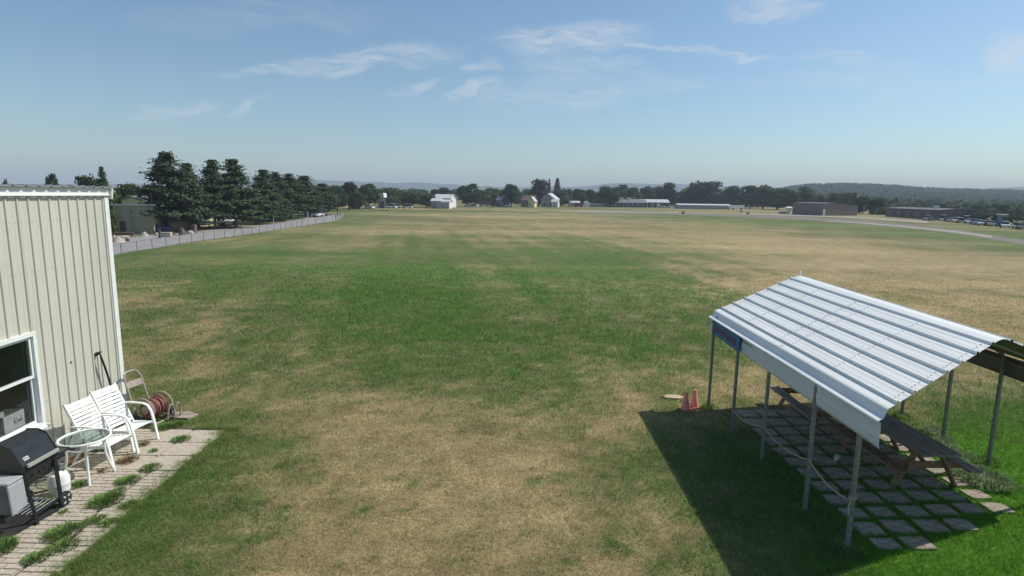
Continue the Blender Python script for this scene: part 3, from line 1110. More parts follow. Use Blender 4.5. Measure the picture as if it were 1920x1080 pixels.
MB().span((-.22, .402, .86), (.26, .66, .90)).span((-.22, .661, .84), (.26, .685, .905)).build('side_shelf', B, gr, bevel=.006)
kn = MB()
for k in range(3):
    kn.lathe([(.022, 0), (.018, .03)], (.235, -.08 + .13 * k, .78), 10, 'X')
kn.build('knob', B, gr)
# folded grey side table hanging at the near end
sp = MB()
sp.span((-.28, -.58, .845), (.29, -.30, .885))
sp.build('side_table_top', M['greyplastic'], gr, bevel=.008)
sp = MB()
sp.prism([(-.305, .835), (-.585, .835), (-.555, .36), (-.275, .40)], .265, .295, 'YZ')
sp.build('drop_panel', M['greyplastic'], gr, bevel=.008)
MB().span((-.25, -.55, .38), (.262, -.53, .843)).build('end_panel', M['darkgrey'], gr)  # shade on this near end is put into its darker grey
for (x, y) in ((.27, -.30), (-.25, -.30)):
    MB().bar((x - .02, y + .05, .88), (x + .03, y + .14, 0), .04, .04).build('leg', B, gr)
for (x, y) in ((.28, .40), (-.26, .40)):
    MB().bar((x - .02, y - .06, .90), (x - .005, y - .03, .12), .045, .045).build('leg', B, gr)
MB().bar((-.24, .32, .12), (.27, .32, .12), .03, .03).bar((.25, -.20, .16), (.27, .34, .16), .03, .03).bar((-.24, -.20, .16), (-.25, .34, .16), .03, .03).build('lower_rail', B, gr)
rk = MB()
for k in range(7):
    rk.tube([(-.22 + .075 * k, -.18, .175), (-.22 + .075 * k, .33, .175)], .006, 5)
rk.build('wire_shelf', M['greyplastic'], gr)
MB().span((-.23, -.05, .18), (-.20, .12, .62)).span((.0, -.1, .56), (.1, .0, .62)).build('manifold', B, gr)
for x in (.315, -.31):
    w = MB().lathe([(.03, -.03), (.115, -.028), (.125, -.015), (.125, .015), (.115, .028), (.03, .03)], (x, .40, .125), 20, 'X')
    w = w.build('wheel', M['blackmat'], gr, True)
    h = MB()
    for k in range(4):
        a = math.pi / 4 + k * math.pi / 2
        h.box((x + (.034 if x > 0 else -.034), .40 + .066 * math.cos(a), .125 + .066 * math.sin(a)), (.008, .022, .045), (a + math.pi / 2, 0, 0))
    h.build('hub', M['wheel_hub'], w)
o = MB().span((-.35, -.55, 0), (.35, .55, .012)).build('grill_mat', M['blackmat'])
o.location, o.rotation_euler = (-7.72, 8.35, .052), (0, 0, math.radians(-10))
tag(o, 'black rubber mat on the pavers under the grill', 'mat')

tk = thing('gas_cylinder', (-7.66, 9.33, .047), 'white propane cylinder standing between grill and glass table', 'gas cylinder')
MB().lathe([(.02, .03), (.11, .035), (.155, .08), (.158, .20), (.160, .205), (.158, .21), (.156, .30), (.13, .37), (.06, .405), (.03, .41)], (0, 0, 0), 24).build('tank', M['tank'], tk, True)
MB().lathe([(.115, 0), (.115, .05), (.108, .05), (.108, 0)], (0, 0, 0), 20, cap=False).build('foot_ring', M['tank'], tk)
mb = MB()
for k in range(14):
    a0, a1 = math.radians(30 + k * 20), math.radians(50 + k * 20)
    h = .13 if k < 4 or k > 9 else .10
    mb.add([(r * math.cos(a), r * math.sin(a), z) for a in (a0, a1) for r, z in ((.085, .385), (.09, .385 + h))] +
           [(r * math.cos(a), r * math.sin(a), z) for a in (a0, a1) for r, z in ((.080, .385), (.085, .385 + h))], [(0, 1, 3, 2), (4, 6, 7, 5), (1, 5, 7, 3)])
mb.build('collar', M['tank'], tk)
MB().lathe([(.02, .40), (.025, .47), (.012, .48)], (0, 0, 0), 10).lathe([(.04, .485), (.045, .50), (.03, .51)], (0, 0, 0), 12).build('valve', M['blackmat'], tk)
gh = MB()
gh.tube([(-7.66, 9.31, .50), (-7.62, 9.22, .58), (-7.60, 9.10, .66), (-7.60, 9.0, .72), (-7.62, 8.90, .75)], .012, 6)
tag(gh.build('gas_hose', M['blackmat'], None, True), 'short black rubber gas hose between the propane cylinder and the grill', 'hose')
coil = MB()
coil.tube([(-8.12 + (.26 + .004 * k) * math.cos(k * .5), 9.55 + (.26 + .003 * k) * math.sin(k * .5), .065 + .002 * k) for k in range(30)], .013, 5)
tag(coil.build('coiled_hose', M['darkgrey'], None, True), 'grey hose coiled on the slabs behind the glass table', 'hose')
# loose boards lying along the wall behind the chairs
for k, (y0, y1, xx) in enumerate(((10.05, 11.2, -8.32), (10.3, 11.5, -8.46))):
    o = MB().span((-.035, 0, 0), (.035, y1 - y0, .03)).build('timber_batten', M['wood_brown'])
    o.location, o.rotation_euler = (xx, y0, .05), (0, 0, .05 - .1 * k)
    tag(o, ['brown timber batten on the patio behind the chairs, the one farther from the wall', 'brown timber batten lying against the foot of the cream wall'][k], 'timber batten')

# hose reel cart
rc = thing('hose_reel_cart', (-8.12, 12.66, 0.0), 'tan tubular hose reel cart wound with faded red hose', 'hose reel cart', math.radians(-14))
rc.scale = (1.04, 1.04, 1.04)
T = M['tan_tube']
rr = .021


def arcpts(c, r, a0, a1, n, y):
    return [(c[0] + r * math.cos(math.radians(a0 + (a1 - a0) * k / n)), y, c[1] + r * math.sin(math.radians(a0 + (a1 - a0) * k / n))) for k in range(n + 1)]


hd = MB()
hd.tube([(-.16, -.20, .10), (-.30, -.20, .55), (-.42, -.20, .96), (-.47, -.16, 1.06), (-.49, -.09, 1.10), (-.49, .09, 1.10), (-.47, .16, 1.06), (-.42, .20, .96), (-.30, .20, .55), (-.16, .20, .10)], rr, 8)
hd.build('handle', T, rc, True)
Rp = Matrix.Rotation(-math.atan2(.12, .40), 3, 'Y')
MB().box((-.385, 0, .84), (.012, .37, .14), Rp).build('handle_plate', T, rc)
fr = MB()
for y in (-.25, .25):
    fr.tube(arcpts((.06, .34), .265, 200, -20, 14, y) + [(.30, y, .20), (.32, y, .02)], rr, 8)
    fr.tube([(-.16, y * .8, .10), (.0, y, .10), (.32, y, .10)], rr, 8)
fr.tube([(.30, -.25, .06), (.30, .25, .06)], rr, 8).tube([(-.16, -.25, .10), (-.16, .25, .10)], rr, 8)
fr.build('frame', T, rc, True)
gd = MB()
gd.tube([(.34, .06, .06), (.40, .06, .30), (.40, .10, .38), (.40, .17, .38), (.40, .21, .30), (.40, .21, .12)], rr * .9, 8)
gd.tube([(.34, .22, .06), (.42, .24, .30), (.42, .27, .37), (.42, .33, .37), (.42, .37, .30), (.40, .37, .06)], rr * .9, 8)
gd.build('hose_guide', T, rc, True)
MB().lathe([(.09, -.22), (.09, .22)], (.06, 0, .34), 16, 'Y').build('drum', M['tan_tube'], rc, True)
hs = MB()
pts = []
for layer, r in enumerate((.115, .15, .178)):
    nturn = 9
    for k in range(nturn * 12 + 1):
        a = k / 12 * 2 * math.pi
        yy = (-.20 + .40 * k / (nturn * 12)) * (1 if layer % 2 == 0 else -1)
        rw = r + .022 * math.sin(k * .23 + layer * 2) + .01 * math.sin(k * .71)
        pts.append((.06 + rw * math.cos(a), yy, .34 + rw * math.sin(a)))
hs.tube(pts, .021, 6)
hs.build('hose', M['red_hose'], rc, True)
for y in (-.30, .34):
    w = MB().lathe([(.03, -.03), (.12, -.028), (.13, -.012), (.13, .012), (.12, .028), (.03, .03)], (-.12 if y < 0 else .10, y, .13), 20, 'Y')
    w = w.build('wheel', M['green_dk'] if y < 0 else M['blackmat'], rc, True)
    MB().lathe([(.075, -.032), (.06, -.036), (.02, -.036)], (-.12 if y < 0 else .10, y, .13), 16, 'Y').lathe([(.02, .036), (.06, .036), (.075, .032)], (-.12 if y < 0 else .10, y, .13), 16, 'Y').build('rim', M['red_hose'] if y > 0 else M['green_dk'], w)


# ------------------------------------------------------------------ weeds
def weed_mesh(seed, n, r, h, flat=.6):
    rg = np.random.default_rng(seed)
    V, F = [], []
    for k in range(n):
        a, q = rg.random() * 6.283, r * rg.random() ** .6
        bx, by = q * math.cos(a), q * math.sin(a)
        out = a + (rg.random() - .5) * 1.6
        ln = h * (.5 + rg.random())
        lean = flat * (.3 + .7 * q / r)
        tx, ty, tz = bx + math.cos(out) * ln * lean, by + math.sin(out) * ln * lean, ln * (1.05 - lean)
        w = .003 + .006 * rg.random()
        px, py = -math.sin(out) * w, math.cos(out) * w
        mx, my, mz = (bx + tx) / 2, (by + ty) / 2, tz * .72
        i = len(V)
        V += [(bx - px * .5, by - py * .5, 0), (bx + px * .5, by + py * .5, 0), (mx + px, my + py, mz), (mx - px, my - py, mz), (tx, ty, tz)]
        F += [(i, i + 1, i + 2, i + 3), (i + 3, i + 2, i + 4)]
    mb = MB()
    mb.v, mb.f = V, F
    return mb


WEEDS = [(340, 828, .22, .10, 'weed', 'low green weed in the joint of the end paving slabs'),
         (288, 850, .09, .09, 'weed', 'tiny weed sprig between plain slabs in front of the chairs'),
         (283, 882, .21, .10, 'weed', 'green weed tuft at the corner where plain slabs meet stamped slabs'),
         (240, 906, .24, .10, 'weed', 'weed strip in the joint just past the glass table'),
         (222, 925, .14, .08, 'weed', 'small weed tuft between the two largest patio weeds'),
         (200, 944, .30, .15, 'weed', 'bushy dark green weed clump level with the white cylinder'),
         (243, 951, .16, .09, 'weed', 'weed tuft at the lawn edge beside the bushy clump'),
         (178, 982, .20, .09, 'weed', 'thin weed strip crossing the slabs below the bushy clump'),
         (205, 986, .16, .08, 'weed', 'sparse weed strip running into the lawn edge'),
         (120, 1005, .30, .14, 'weed', 'largest sprawling weed clump on the stamped pavers'),
         (118, 1030, .24, .11, 'weed', 'near half of the sprawling weed clump on the pavers'),
         (70, 1052, .20, .10, 'weed', 'low weed clump near the bottom edge of the patio'),
         (10, 1035, .16, .24, 'weed', 'tall wispy weed in the near corner of the patio'),
         (95, 952, .22, .13, 'weed', 'weeds growing under the grill by its wheel'),
         (120, 965, .08, .07, 'weed', 'single small weed in front of the grill wheel'),
         (150, 913, .17, .10, 'weed', 'weeds beside the white gas cylinder'),
         (192, 887, .08, .08, 'weed_dry', 'small dry weed sprig at the foot of the glass table'),
         (240, 868, .22, .10, 'weed_dry', 'straw coloured weeds under the front of the chairs'),
         (268, 838, .14, .10, 'weed_dry', 'dry sprigs by the front leg of the far chair'),
         (190, 845, .18, .16, 'weed', 'green weeds growing behind the near chair by the wall'),
         (308, 805, .26, .13, 'weed', 'bright green weeds in front of the hose reel'),
         (330, 800, .2, .11, 'weed', 'bright grass tuft between hose reel and patio end'),
         (255, 800, .26, .22, 'weed', 'leafy weeds under the far chair at the wall corner')]
for k, (px, py, r, h, m, lab) in enumerate(WEEDS):
    mb = weed_mesh(k, int(640 * (r * .8 / .2) ** 1.6), r * .8, h * .75)
    o = mb.build('weed_clump', M[m], fix=False)
    p = at(px, py)
    o.location, o.rotation_euler = (p.x, p.y, .03), (0, 0, random.random() * 6)
    tag(o, lab, 'weed', 'weeds in the patio joints')
PW = [(1842, 905, .40, .26, 'weed_silver', 'large silvery weed clump past the right end of the near picnic table'), (1800, 862, .24, .20, 'weed_silver', 'silvery weeds along the bench side of the pavilion'),
      (1770, 835, .2, .2, 'weed_silver', 'silvery weeds at the foot of the middle right post'), (1750, 812, .2, .16, 'weed_silver', 'pale weeds between two right posts of the pavilion'), (1880, 915, .25, .16, 'weed', 'green weeds on the lawn edge by the sunlit slabs'), (1848, 868, .22, .16, 'weed', 'grass tuft left around the foot of the right post nearest to the frame edge'),
      (1328, 766, .2, .13, 'weed', 'grass tuft around the far left pavilion post'), (1495, 962, .2, .12, 'weed', 'grass tuft around the second nearest left post'), (1588, 1035, .22, .14, 'weed', 'grass tuft around the nearest left pavilion post'),
      (1690, 782, .2, .14, 'weed', 'grass tuft at the foot of the farthest right post in view')]
for k, (px, py, r, h, m, lab) in enumerate(PW):
    mb = weed_mesh(90 + k, int(260 * (r / .2) ** 1.6), r, h)
    o = mb.build('weed_clump', M[m], fix=False)
    p = at(px, py)
    o.location = (p.x, p.y, 0)
    tag(o, lab, 'weed', 'weeds around the pavilion')

# ------------------------------------------------------------------ metal pavilion
XL, XR, XM = 4.94, 9.70, 7.32
pav = thing('carport_pavilion', (0, 0, 0), 'open metal carport with a white ribbed roof over picnic tables', 'pavilion')


def near_y(x):
    return 7.50 + (x - XL) / (XR - XL) * 2.05


def far_y(x):
    return 14.42 + (x - XL) / (XR - XL) * .9


def plan(x, z, t):
    y = near_y(x) + (far_y(x) - near_y(x)) * t
    return (x, y, z + .09 * t * max(0, 1 - abs(x - XM) / 2.2))


SL_A, SL_B = (5.24, 2.47), (7.06, 3.12)          # straight part of the left slope


def slope_profile(k, nb, mirror=False):
    """one bay of the roof: a rib at its lower edge, flat with two small flutes"""
    ax, az = SL_A
    bx, bz = SL_B
    p0, p1 = k / nb, (k + 1) / nb
    L = math.hypot(bx - ax, bz - az)
    nxv, nzv = -(bz - az) / L, (bx - ax) / L
    loc = []
    w = L / nb
    for (s, h) in ((0, 0), (.008, 0), (.024, .034), (.050, .034), (.066, 0), (w * .5 - .05, 0), (w * .5 - .035, .003), (w * .5 - .015, .003), (w * .5, 0), (w * .5 + .06, 0), (w * .5 + .075, .003), (w * .5 + .095, .003), (w * .5 + .11, 0), (w - .001, 0)):
        q = p0 + s / L
        loc.append((ax + (bx - ax) * q + nxv * h, az + (bz - az) * q + nzv * h))
    return [(2 * XM - x, z) for x, z in loc] if mirror else loc


def roof_sheet(prof, t0, t1, name, m, lift=0.0, th=.006, parent=pav, thx=0.0):
    mb = MB()
    n = len(prof)
    ts = np.linspace(t0, t1, 4)
    vs = []
    for t in ts:
        vs += [plan(x, z + lift, t) for x, z in prof]
    low = [(x + thx, y, z - th) for x, y, z in vs]
    fs = [(j * n + i, j * n + i + 1, (j + 1) * n + i + 1, (j + 1) * n + i) for j in range(len(ts) - 1) for i in range(n - 1)]
    N = len(vs)
    fs2 = [tuple(q + N for q in f)[::-1] for f in fs]
    ends = [(i, i + 1, N + i + 1, N + i) for i in range(n - 1)] + [(N - n + i, N - n + i + 1, 2 * N - n + i + 1, 2 * N - n + i) for i in range(n - 1)]
    mb.add(vs + low, fs + fs2 + ends)
    o = mb.build(name, m, parent, fix=False)
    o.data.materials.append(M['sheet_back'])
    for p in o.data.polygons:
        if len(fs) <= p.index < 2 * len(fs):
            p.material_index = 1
    return o


NB = 6
for mir in (False, True):
    for k in range(NB):
        p = slope_profile(k, NB, mir)
        roof_sheet(p, 0, .515, 'roof_panel', M['roof_white'], .005)
        roof_sheet(p, .505, 1, 'roof_panel', M['roof_white'], 0)
    bend = [(4.925, 2.262), (4.94, 2.278), (5.02, 2.305), (5.035, 2.315), (5.085, 2.415), (5.11, 2.432), (5.238, 2.469)]
    bend = [(2 * XM - x, z) for x, z in bend] if mir else bend
    roof_sheet(bend, 0, .515, 'eave_panel', M['roof_white'], .005)
    roof_sheet(bend, .505, 1, 'eave_panel', M['roof_white'], 0)
    xf = 2 * XM - 4.985 if mir else 4.985
    fl = (0, 0, .006, .006, 0, 0, .006, .006, 0)
    fp = [(xf + fl[k] * (-1 if mir else 1), 2.25 - .37 * k / 8) for k in range(9)]
    fp[-1] = (xf + (-.03 if mir else .03), 1.875)
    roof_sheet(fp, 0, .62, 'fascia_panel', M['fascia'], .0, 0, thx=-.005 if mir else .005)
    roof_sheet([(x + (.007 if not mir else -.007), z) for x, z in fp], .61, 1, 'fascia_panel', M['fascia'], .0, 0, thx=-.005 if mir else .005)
sc = MB()
for t in (.02, .24, .46, .53, .76, .97):
    for k in range(NB):
        for q in (.30, .52, .80):
            for side in (0, 1):
                f = (k + q) / NB
                x = SL_A[0] + (SL_B[0] - SL_A[0]) * f
                z = SL_A[1] + (SL_B[1] - SL_A[1]) * f
                sc.box(plan(2 * XM - x if side else x, z + .009, t), (.02, .02, .008))
sc = sc.build('screw_heads', M['screw'], pav)
sc['kind'] = 'stuff'
cap = [(7.061, 3.121), (7.08, 3.158), (7.115, 3.17), (7.14, 3.145), (7.22, 3.175), (7.32, 3.19), (7.42, 3.175), (7.50, 3.145), (7.525, 3.17), (7.56, 3.158), (7.579, 3.121)]
roof_sheet(cap, 0, .515, 'ridge_panel', M['roof_white'], .005)
roof_sheet(cap, .505, 1, 'ridge_panel', M['roof_white'], 0)
POSTS_L = [(4.97, 14.08), (5.03, 12.63), (5.09, 11.17), (5.00, 9.22), (5.08, 8.09)]
POSTS_R = [(9.60, 15.05), (9.58, 13.72), (9.62, 12.38), (9.59, 11.08), (9.62, 9.72)]
for row in (POSTS_L, POSTS_R):
    for (x, y) in row:
        MB().span((x - .029, y - .029, 0), (x + .029, y + .029, 2.20)).build('post', M['galv'], pav, bevel=.006)
for (a, b) in zip(POSTS_L, POSTS_R):
    mb = MB()
    L_, R_ = Vector((a[0], a[1], 2.20)), Vector((b[0], b[1], 2.20))
    mid = (L_ + R_) / 2
    mb.tube([L_, L_ + Vector((.05, 0, .10)), L_ + Vector((.22, .02, .20)), Vector((mid.x - .25, mid.y - .02, 3.00)), Vector((mid.x, mid.y, 3.07)), Vector((mid.x + .25, mid.y + .02, 3.00)), R_ + Vector((-.22, -.02, .20)), R_ + Vector((-.05, 0, .10)), R_], .03, 6)
    mb.build('rafter', M['galv'], pav)
for row in (POSTS_L, POSTS_R):
    mb = MB()
    mb.tube([(row[0][0] + .0, row[0][1] + .2, 2.17), (row[-1][0], row[-1][1] - .35, 2.17)], .022, 6)
    mb.build('eave_rail', M['galv'], pav)
MB().lathe([(.012, 3.27), (.012, 3.36), (.022, 3.365), (.022, 3.40), (.006, 3.41)], (XM, 14.80, 0), 10).build('finial', M['white_trim'], pav)
# dark stains on the sheets
sgn = thing('banner_sign', (4.972, 13.28, 2.075), 'faded blue sign with red script on the grey fascia', 'sign', math.radians(-1.0))
MB().span((-.022, -.92, -.165), (-.004, .92, .155)).build('board', M['sign_blue'], sgn)
sg = MB()
# two illegible red words in loose script, read from the field side
def word(y0, y1, z, n, seed):
    r = random.Random(seed)
    y = y0
    st = (y1 - y0) / n
    for k in range(n):
        h = .11 if k == 0 else r.choice((.055, .06, .085))
        pts = [(y, z - .045), (y + st * .25, z - .045 + h), (y + st * .55, z - .045 + h * .75), (y + st * .35, z - .03), (y + st * .8, z - .045)]
        sg.tube([(-.024, a, b) for a, b in pts], .0105, 4)
        y += st
word(.72, .02, .02, 7, 2)
word(-.10, -.76, .0, 6, 5)
sg.build('lettering', M['sign_red'], sgn)
sg = MB()
sg.tube([(-.024, .80, -.12), (-.024, .3, -.105), (-.024, -.3, -.115), (-.024, -.80, -.10)], .009, 4).tube([(-.024, .2, .115), (-.024, -.82, .11)], .006, 4)
sg.build('underline', M['sign_pale'], sgn)


# ------------------------------------------------------------------ picnic tables
def make_table(label, left):
    t = thing('picnic_table', (0, 0, 0), label, 'picnic table', 0, 'picnic tables under the metal roof')
    L = 2.35
    for k in range(5):
        x = -.34 + .17 * k
        MB().box((x, random.uniform(-.015, .015), .745), (.162, L, .04)).build('plank', M['wood_grey'], t, bevel=.004)
    for s in (-1, 1):
        for k in range(2):
            MB().box((s * (.72 + .135 * k - .04), random.uniform(-.015, .015), .435), (.128, L, .04)).build('plank', M[left if s < 0 else 'wood_grey'], t, bevel=.004)
    for y in (-.82, .82):
        for s in (-1, 1):
            MB().bar((s * .22, y, .72), (s * .66, y, .0), .04, .125, up=(0, 1, 0)).build('leg', M['wood_brown'], t)
        MB().box((0, y + .045, .395), (1.62, .04, .13)).build('crossbeam', M['wood_brown'], t)
        MB().box((0, y + .045, .70), (.74, .04, .09)).build('top_cleat', M['wood_brown'], t)
        MB().bar((0, y + .03, .42), (0, y * .18, .70), .085, .04).build('brace', M['wood_brown'], t)
    return t


pt1 = make_table('brown wooden picnic table at the near end of the pavilion, bench end in the sun', 'wood_bench')
pt1.scale = (.88, .95, .97)
pt1.location, pt1.rotation_euler = (7.62, 10.92, .03), (0, 0, math.radians(2))
pt2 = make_table('brown wooden picnic table at the far end of the pavilion', 'wood_grey')
pt2.location, pt2.rotation_euler, pt2.scale = (7.40, 13.45, .03), (0, 0, math.radians(-1.5)), (.9, .97, .97)

# cones, rope
cn = MB()
cone = thing('traffic_cone', (4.36, 13.95, 0), 'faded pink traffic cone left of its twin at the pavilion shadow edge', 'traffic cone', .2, 'pink cones by the pavilion')
MB().lathe([(.115, .03), (.105, .05), (.035, .46), (.03, .47)], (0, 0, 0), 18).build('cone_body', M['cone_pink'], cone, True)
MB().box((0, 0, .015), (.27, .27, .03)).build('base', M['cone_pink'], cone, bevel=.006)
dup(cone, (4.63, 14.12, 0), .5, 'faded pink traffic cone right of its twin, nearer the pavilion post', .97)
rp = MB()
E_, D_, C_, B_ = Vector((5.05, 8.05, .83)), Vector((4.965, 9.18, .94)), Vector((5.05, 11.13, .72)), Vector((5.0, 12.6, .50))


def sag(a, b, s, n=8):
    return [a.lerp(b, k / n) - Vector((0, 0, s * 4 * (k / n) * (1 - k / n))) for k in range(n + 1)]


rp.tube([E_ + Vector((-.04, -.02, -.20)), E_ + Vector((-.05, -.015, -.06))] + sag(E_ + Vector((-.01, 0, 0)), D_, .10) + sag(D_, C_, .12)[1:] + sag(C_, B_, .10)[1:], .012, 6)
rp.tube([E_ + Vector(((.048 * math.cos(a)) + .03, .04 + .048 * math.sin(a), .004 * k)) for k, a in enumerate(np.linspace(0, 4 * math.pi, 17))], .012, 6)
tag(rp.build('rope', M['rope'], None, True), 'tan rope tied sagging between the left pavilion posts', 'rope')
p = at(1566, 866)
cup = MB().lathe([(.035, 0), (.05, .12), (.046, .12), (.031, .01)], (0, 0, 0), 14)
o = cup.build('plastic_cup', M['cup'], None, True)
o.location, o.rotation_euler = (p.x, p.y, .035), (.25, .2, 0)
tag(o, 'small white plastic cup on the slabs beside the table legs', 'cup')

# ------------------------------------------------------------------ road, fence, verge on the left
FP = [(228, 479), (257.5, 473), (286, 469), (312, 465), (337, 460.6), (360, 456), (382, 453), (402, 450), (421.5, 447.5), (440, 445), (455, 442.6), (472, 440), (487, 437.7), (501, 435.5), (514, 433), (526, 431), (536, 429.5),
      (547, 428), (557, 426.6), (566.6, 425.3), (578, 423.4), (592, 421.2), (608, 418.8), (623, 416.2), (640, 413)]
fpts = [at(*p) for p in FP]
d0 = (fpts[1] - fpts[0])
fpts = [fpts[0] - d0 * 3, fpts[0] - d0 * 2, fpts[0] - d0] + fpts
fence = thing('chain_link_fence', (0, 0, 0), 'low chain link fence with thin posts along the pale road', 'fence')
FH = .95
for k, p in enumerate(fpts):
    thick = 1.7 if k == 22 else 1.0
    MB().lathe([(.035 * thick, 0), (.035 * thick, FH + .03), (.01, FH + .07)], p, 6).build('post', M['galv'], fence)
mb = MB()
mb.tube([p + Vector((0, 0, FH)) for p in fpts], .022, 5)
mb.build('top_rail', M['galv'], fence)
mb = MB()
for a, b in zip(fpts, fpts[1:]):
    d = b - a
    L = d.length
    u = d / L
    nst = int(L / .16)
    for k in range(nst + 1):
        for s in (1, -1):
            p0 = a + u * min(L, k * L / nst)
            p1 = p0 + u * s * .85
            tt = (p1 - a).dot(u)
            zz = .9
            if tt < 0 or tt > L:
                q = max(0, min(L, tt))
                zz = .9 * abs(q - (p0 - a).dot(u)) / .85
                p1 = a + u * q
            if zz > .05:
                mb.tube([p0 + Vector((0, 0, .03)), p1 + Vector((0, 0, .03 + zz))], .0035, 3, cap=False)
o = mb.build('wire_mesh', M['galv'], fence, fix=False)
o['kind'] = 'stuff'
# road between the fence and the verge
rl = [fpts[0] + Vector((-1.2, 0, 0))] + [p + Vector((-.9, .2, 0)) for p in fpts[3:]] + [at(640, 408)]
up = [(100, 452), (208, 446), (240, 444.5), (262, 442.8), (300, 439), (330, 436.8), (360, 434), (400, 430.5), (440, 427.6), (480, 423.3), (514, 419), (540, 415), (565, 410.5), (571, 406.8), (590, 404.6), (615, 403.2), (645, 401.8)]
upw = [at(*p) for p in up]


def resample(pts, n):
    pts = [Vector((p[0], p[1], 0)) for p in pts]
    ds = [0]
    for a, b in zip(pts, pts[1:]):
        ds.append(ds[-1] + (b - a).length)
    out = []
    for k in range(n):
        t = ds[-1] * k / (n - 1)
        i = max(j for j in range(len(ds)) if ds[j] <= t + 1e-9)
        i = min(i, len(pts) - 2)
        f = (t - ds[i]) / max(1e-9, ds[i + 1] - ds[i])
        out.append(pts[i].lerp(pts[i + 1], min(1, f)))
    return out


strip('road', resample(rl, 40), resample(upw, 40), .006, M['asphalt'])

# runway and aprons far out
def pixstrip(name, top, bot, z, m):
    return strip(name, resample([at(*p) for p in bot], 30), resample([at(*p) for p in top], 30), z, m)


pixstrip('runway', [(1090, 398.4), (1250, 400.2), (1400, 402.6), (1500, 406.4), (1600, 412.5), (1700, 420.5), (1800, 431.5), (1920, 450)],
         [(1090, 400.2), (1250, 402.6), (1400, 406.5), (1500, 411.8), (1600, 419), (1700, 427.5), (1800, 439), (1920, 459)], .008, M['runway'])
pixstrip('runway_edge', [(1550, 413.6), (1620, 417.6), (1700, 424), (1800, 434.6), (1860, 443)], [(1550, 414.6), (1620, 419), (1700, 426), (1800, 437), (1860, 446)], .013, M['apron'])
pixstrip('concrete_apron', [(1055, 395.6), (1120, 395.6), (1160, 396.4), (1250, 397.8), (1330, 399)], [(1055, 396.6), (1120, 398.2), (1160, 398.2), (1250, 399.2), (1330, 400)], .010, M['apron'])
pixstrip('taxiway', [(1390, 400), (1480, 402.2), (1560, 405.2), (1620, 407.6), (1690, 411.5), (1740, 415)], [(1390, 401.4), (1480, 404), (1560, 407.2), (1620, 410), (1690, 414.6), (1740, 418)], .012, M['apron'])
pixstrip('yard', [(215, 436), (300, 431), (380, 424), (455, 416)], [(205, 446.5), (300, 438.6), (380, 432), (455, 425)], .010, M['dirt'])


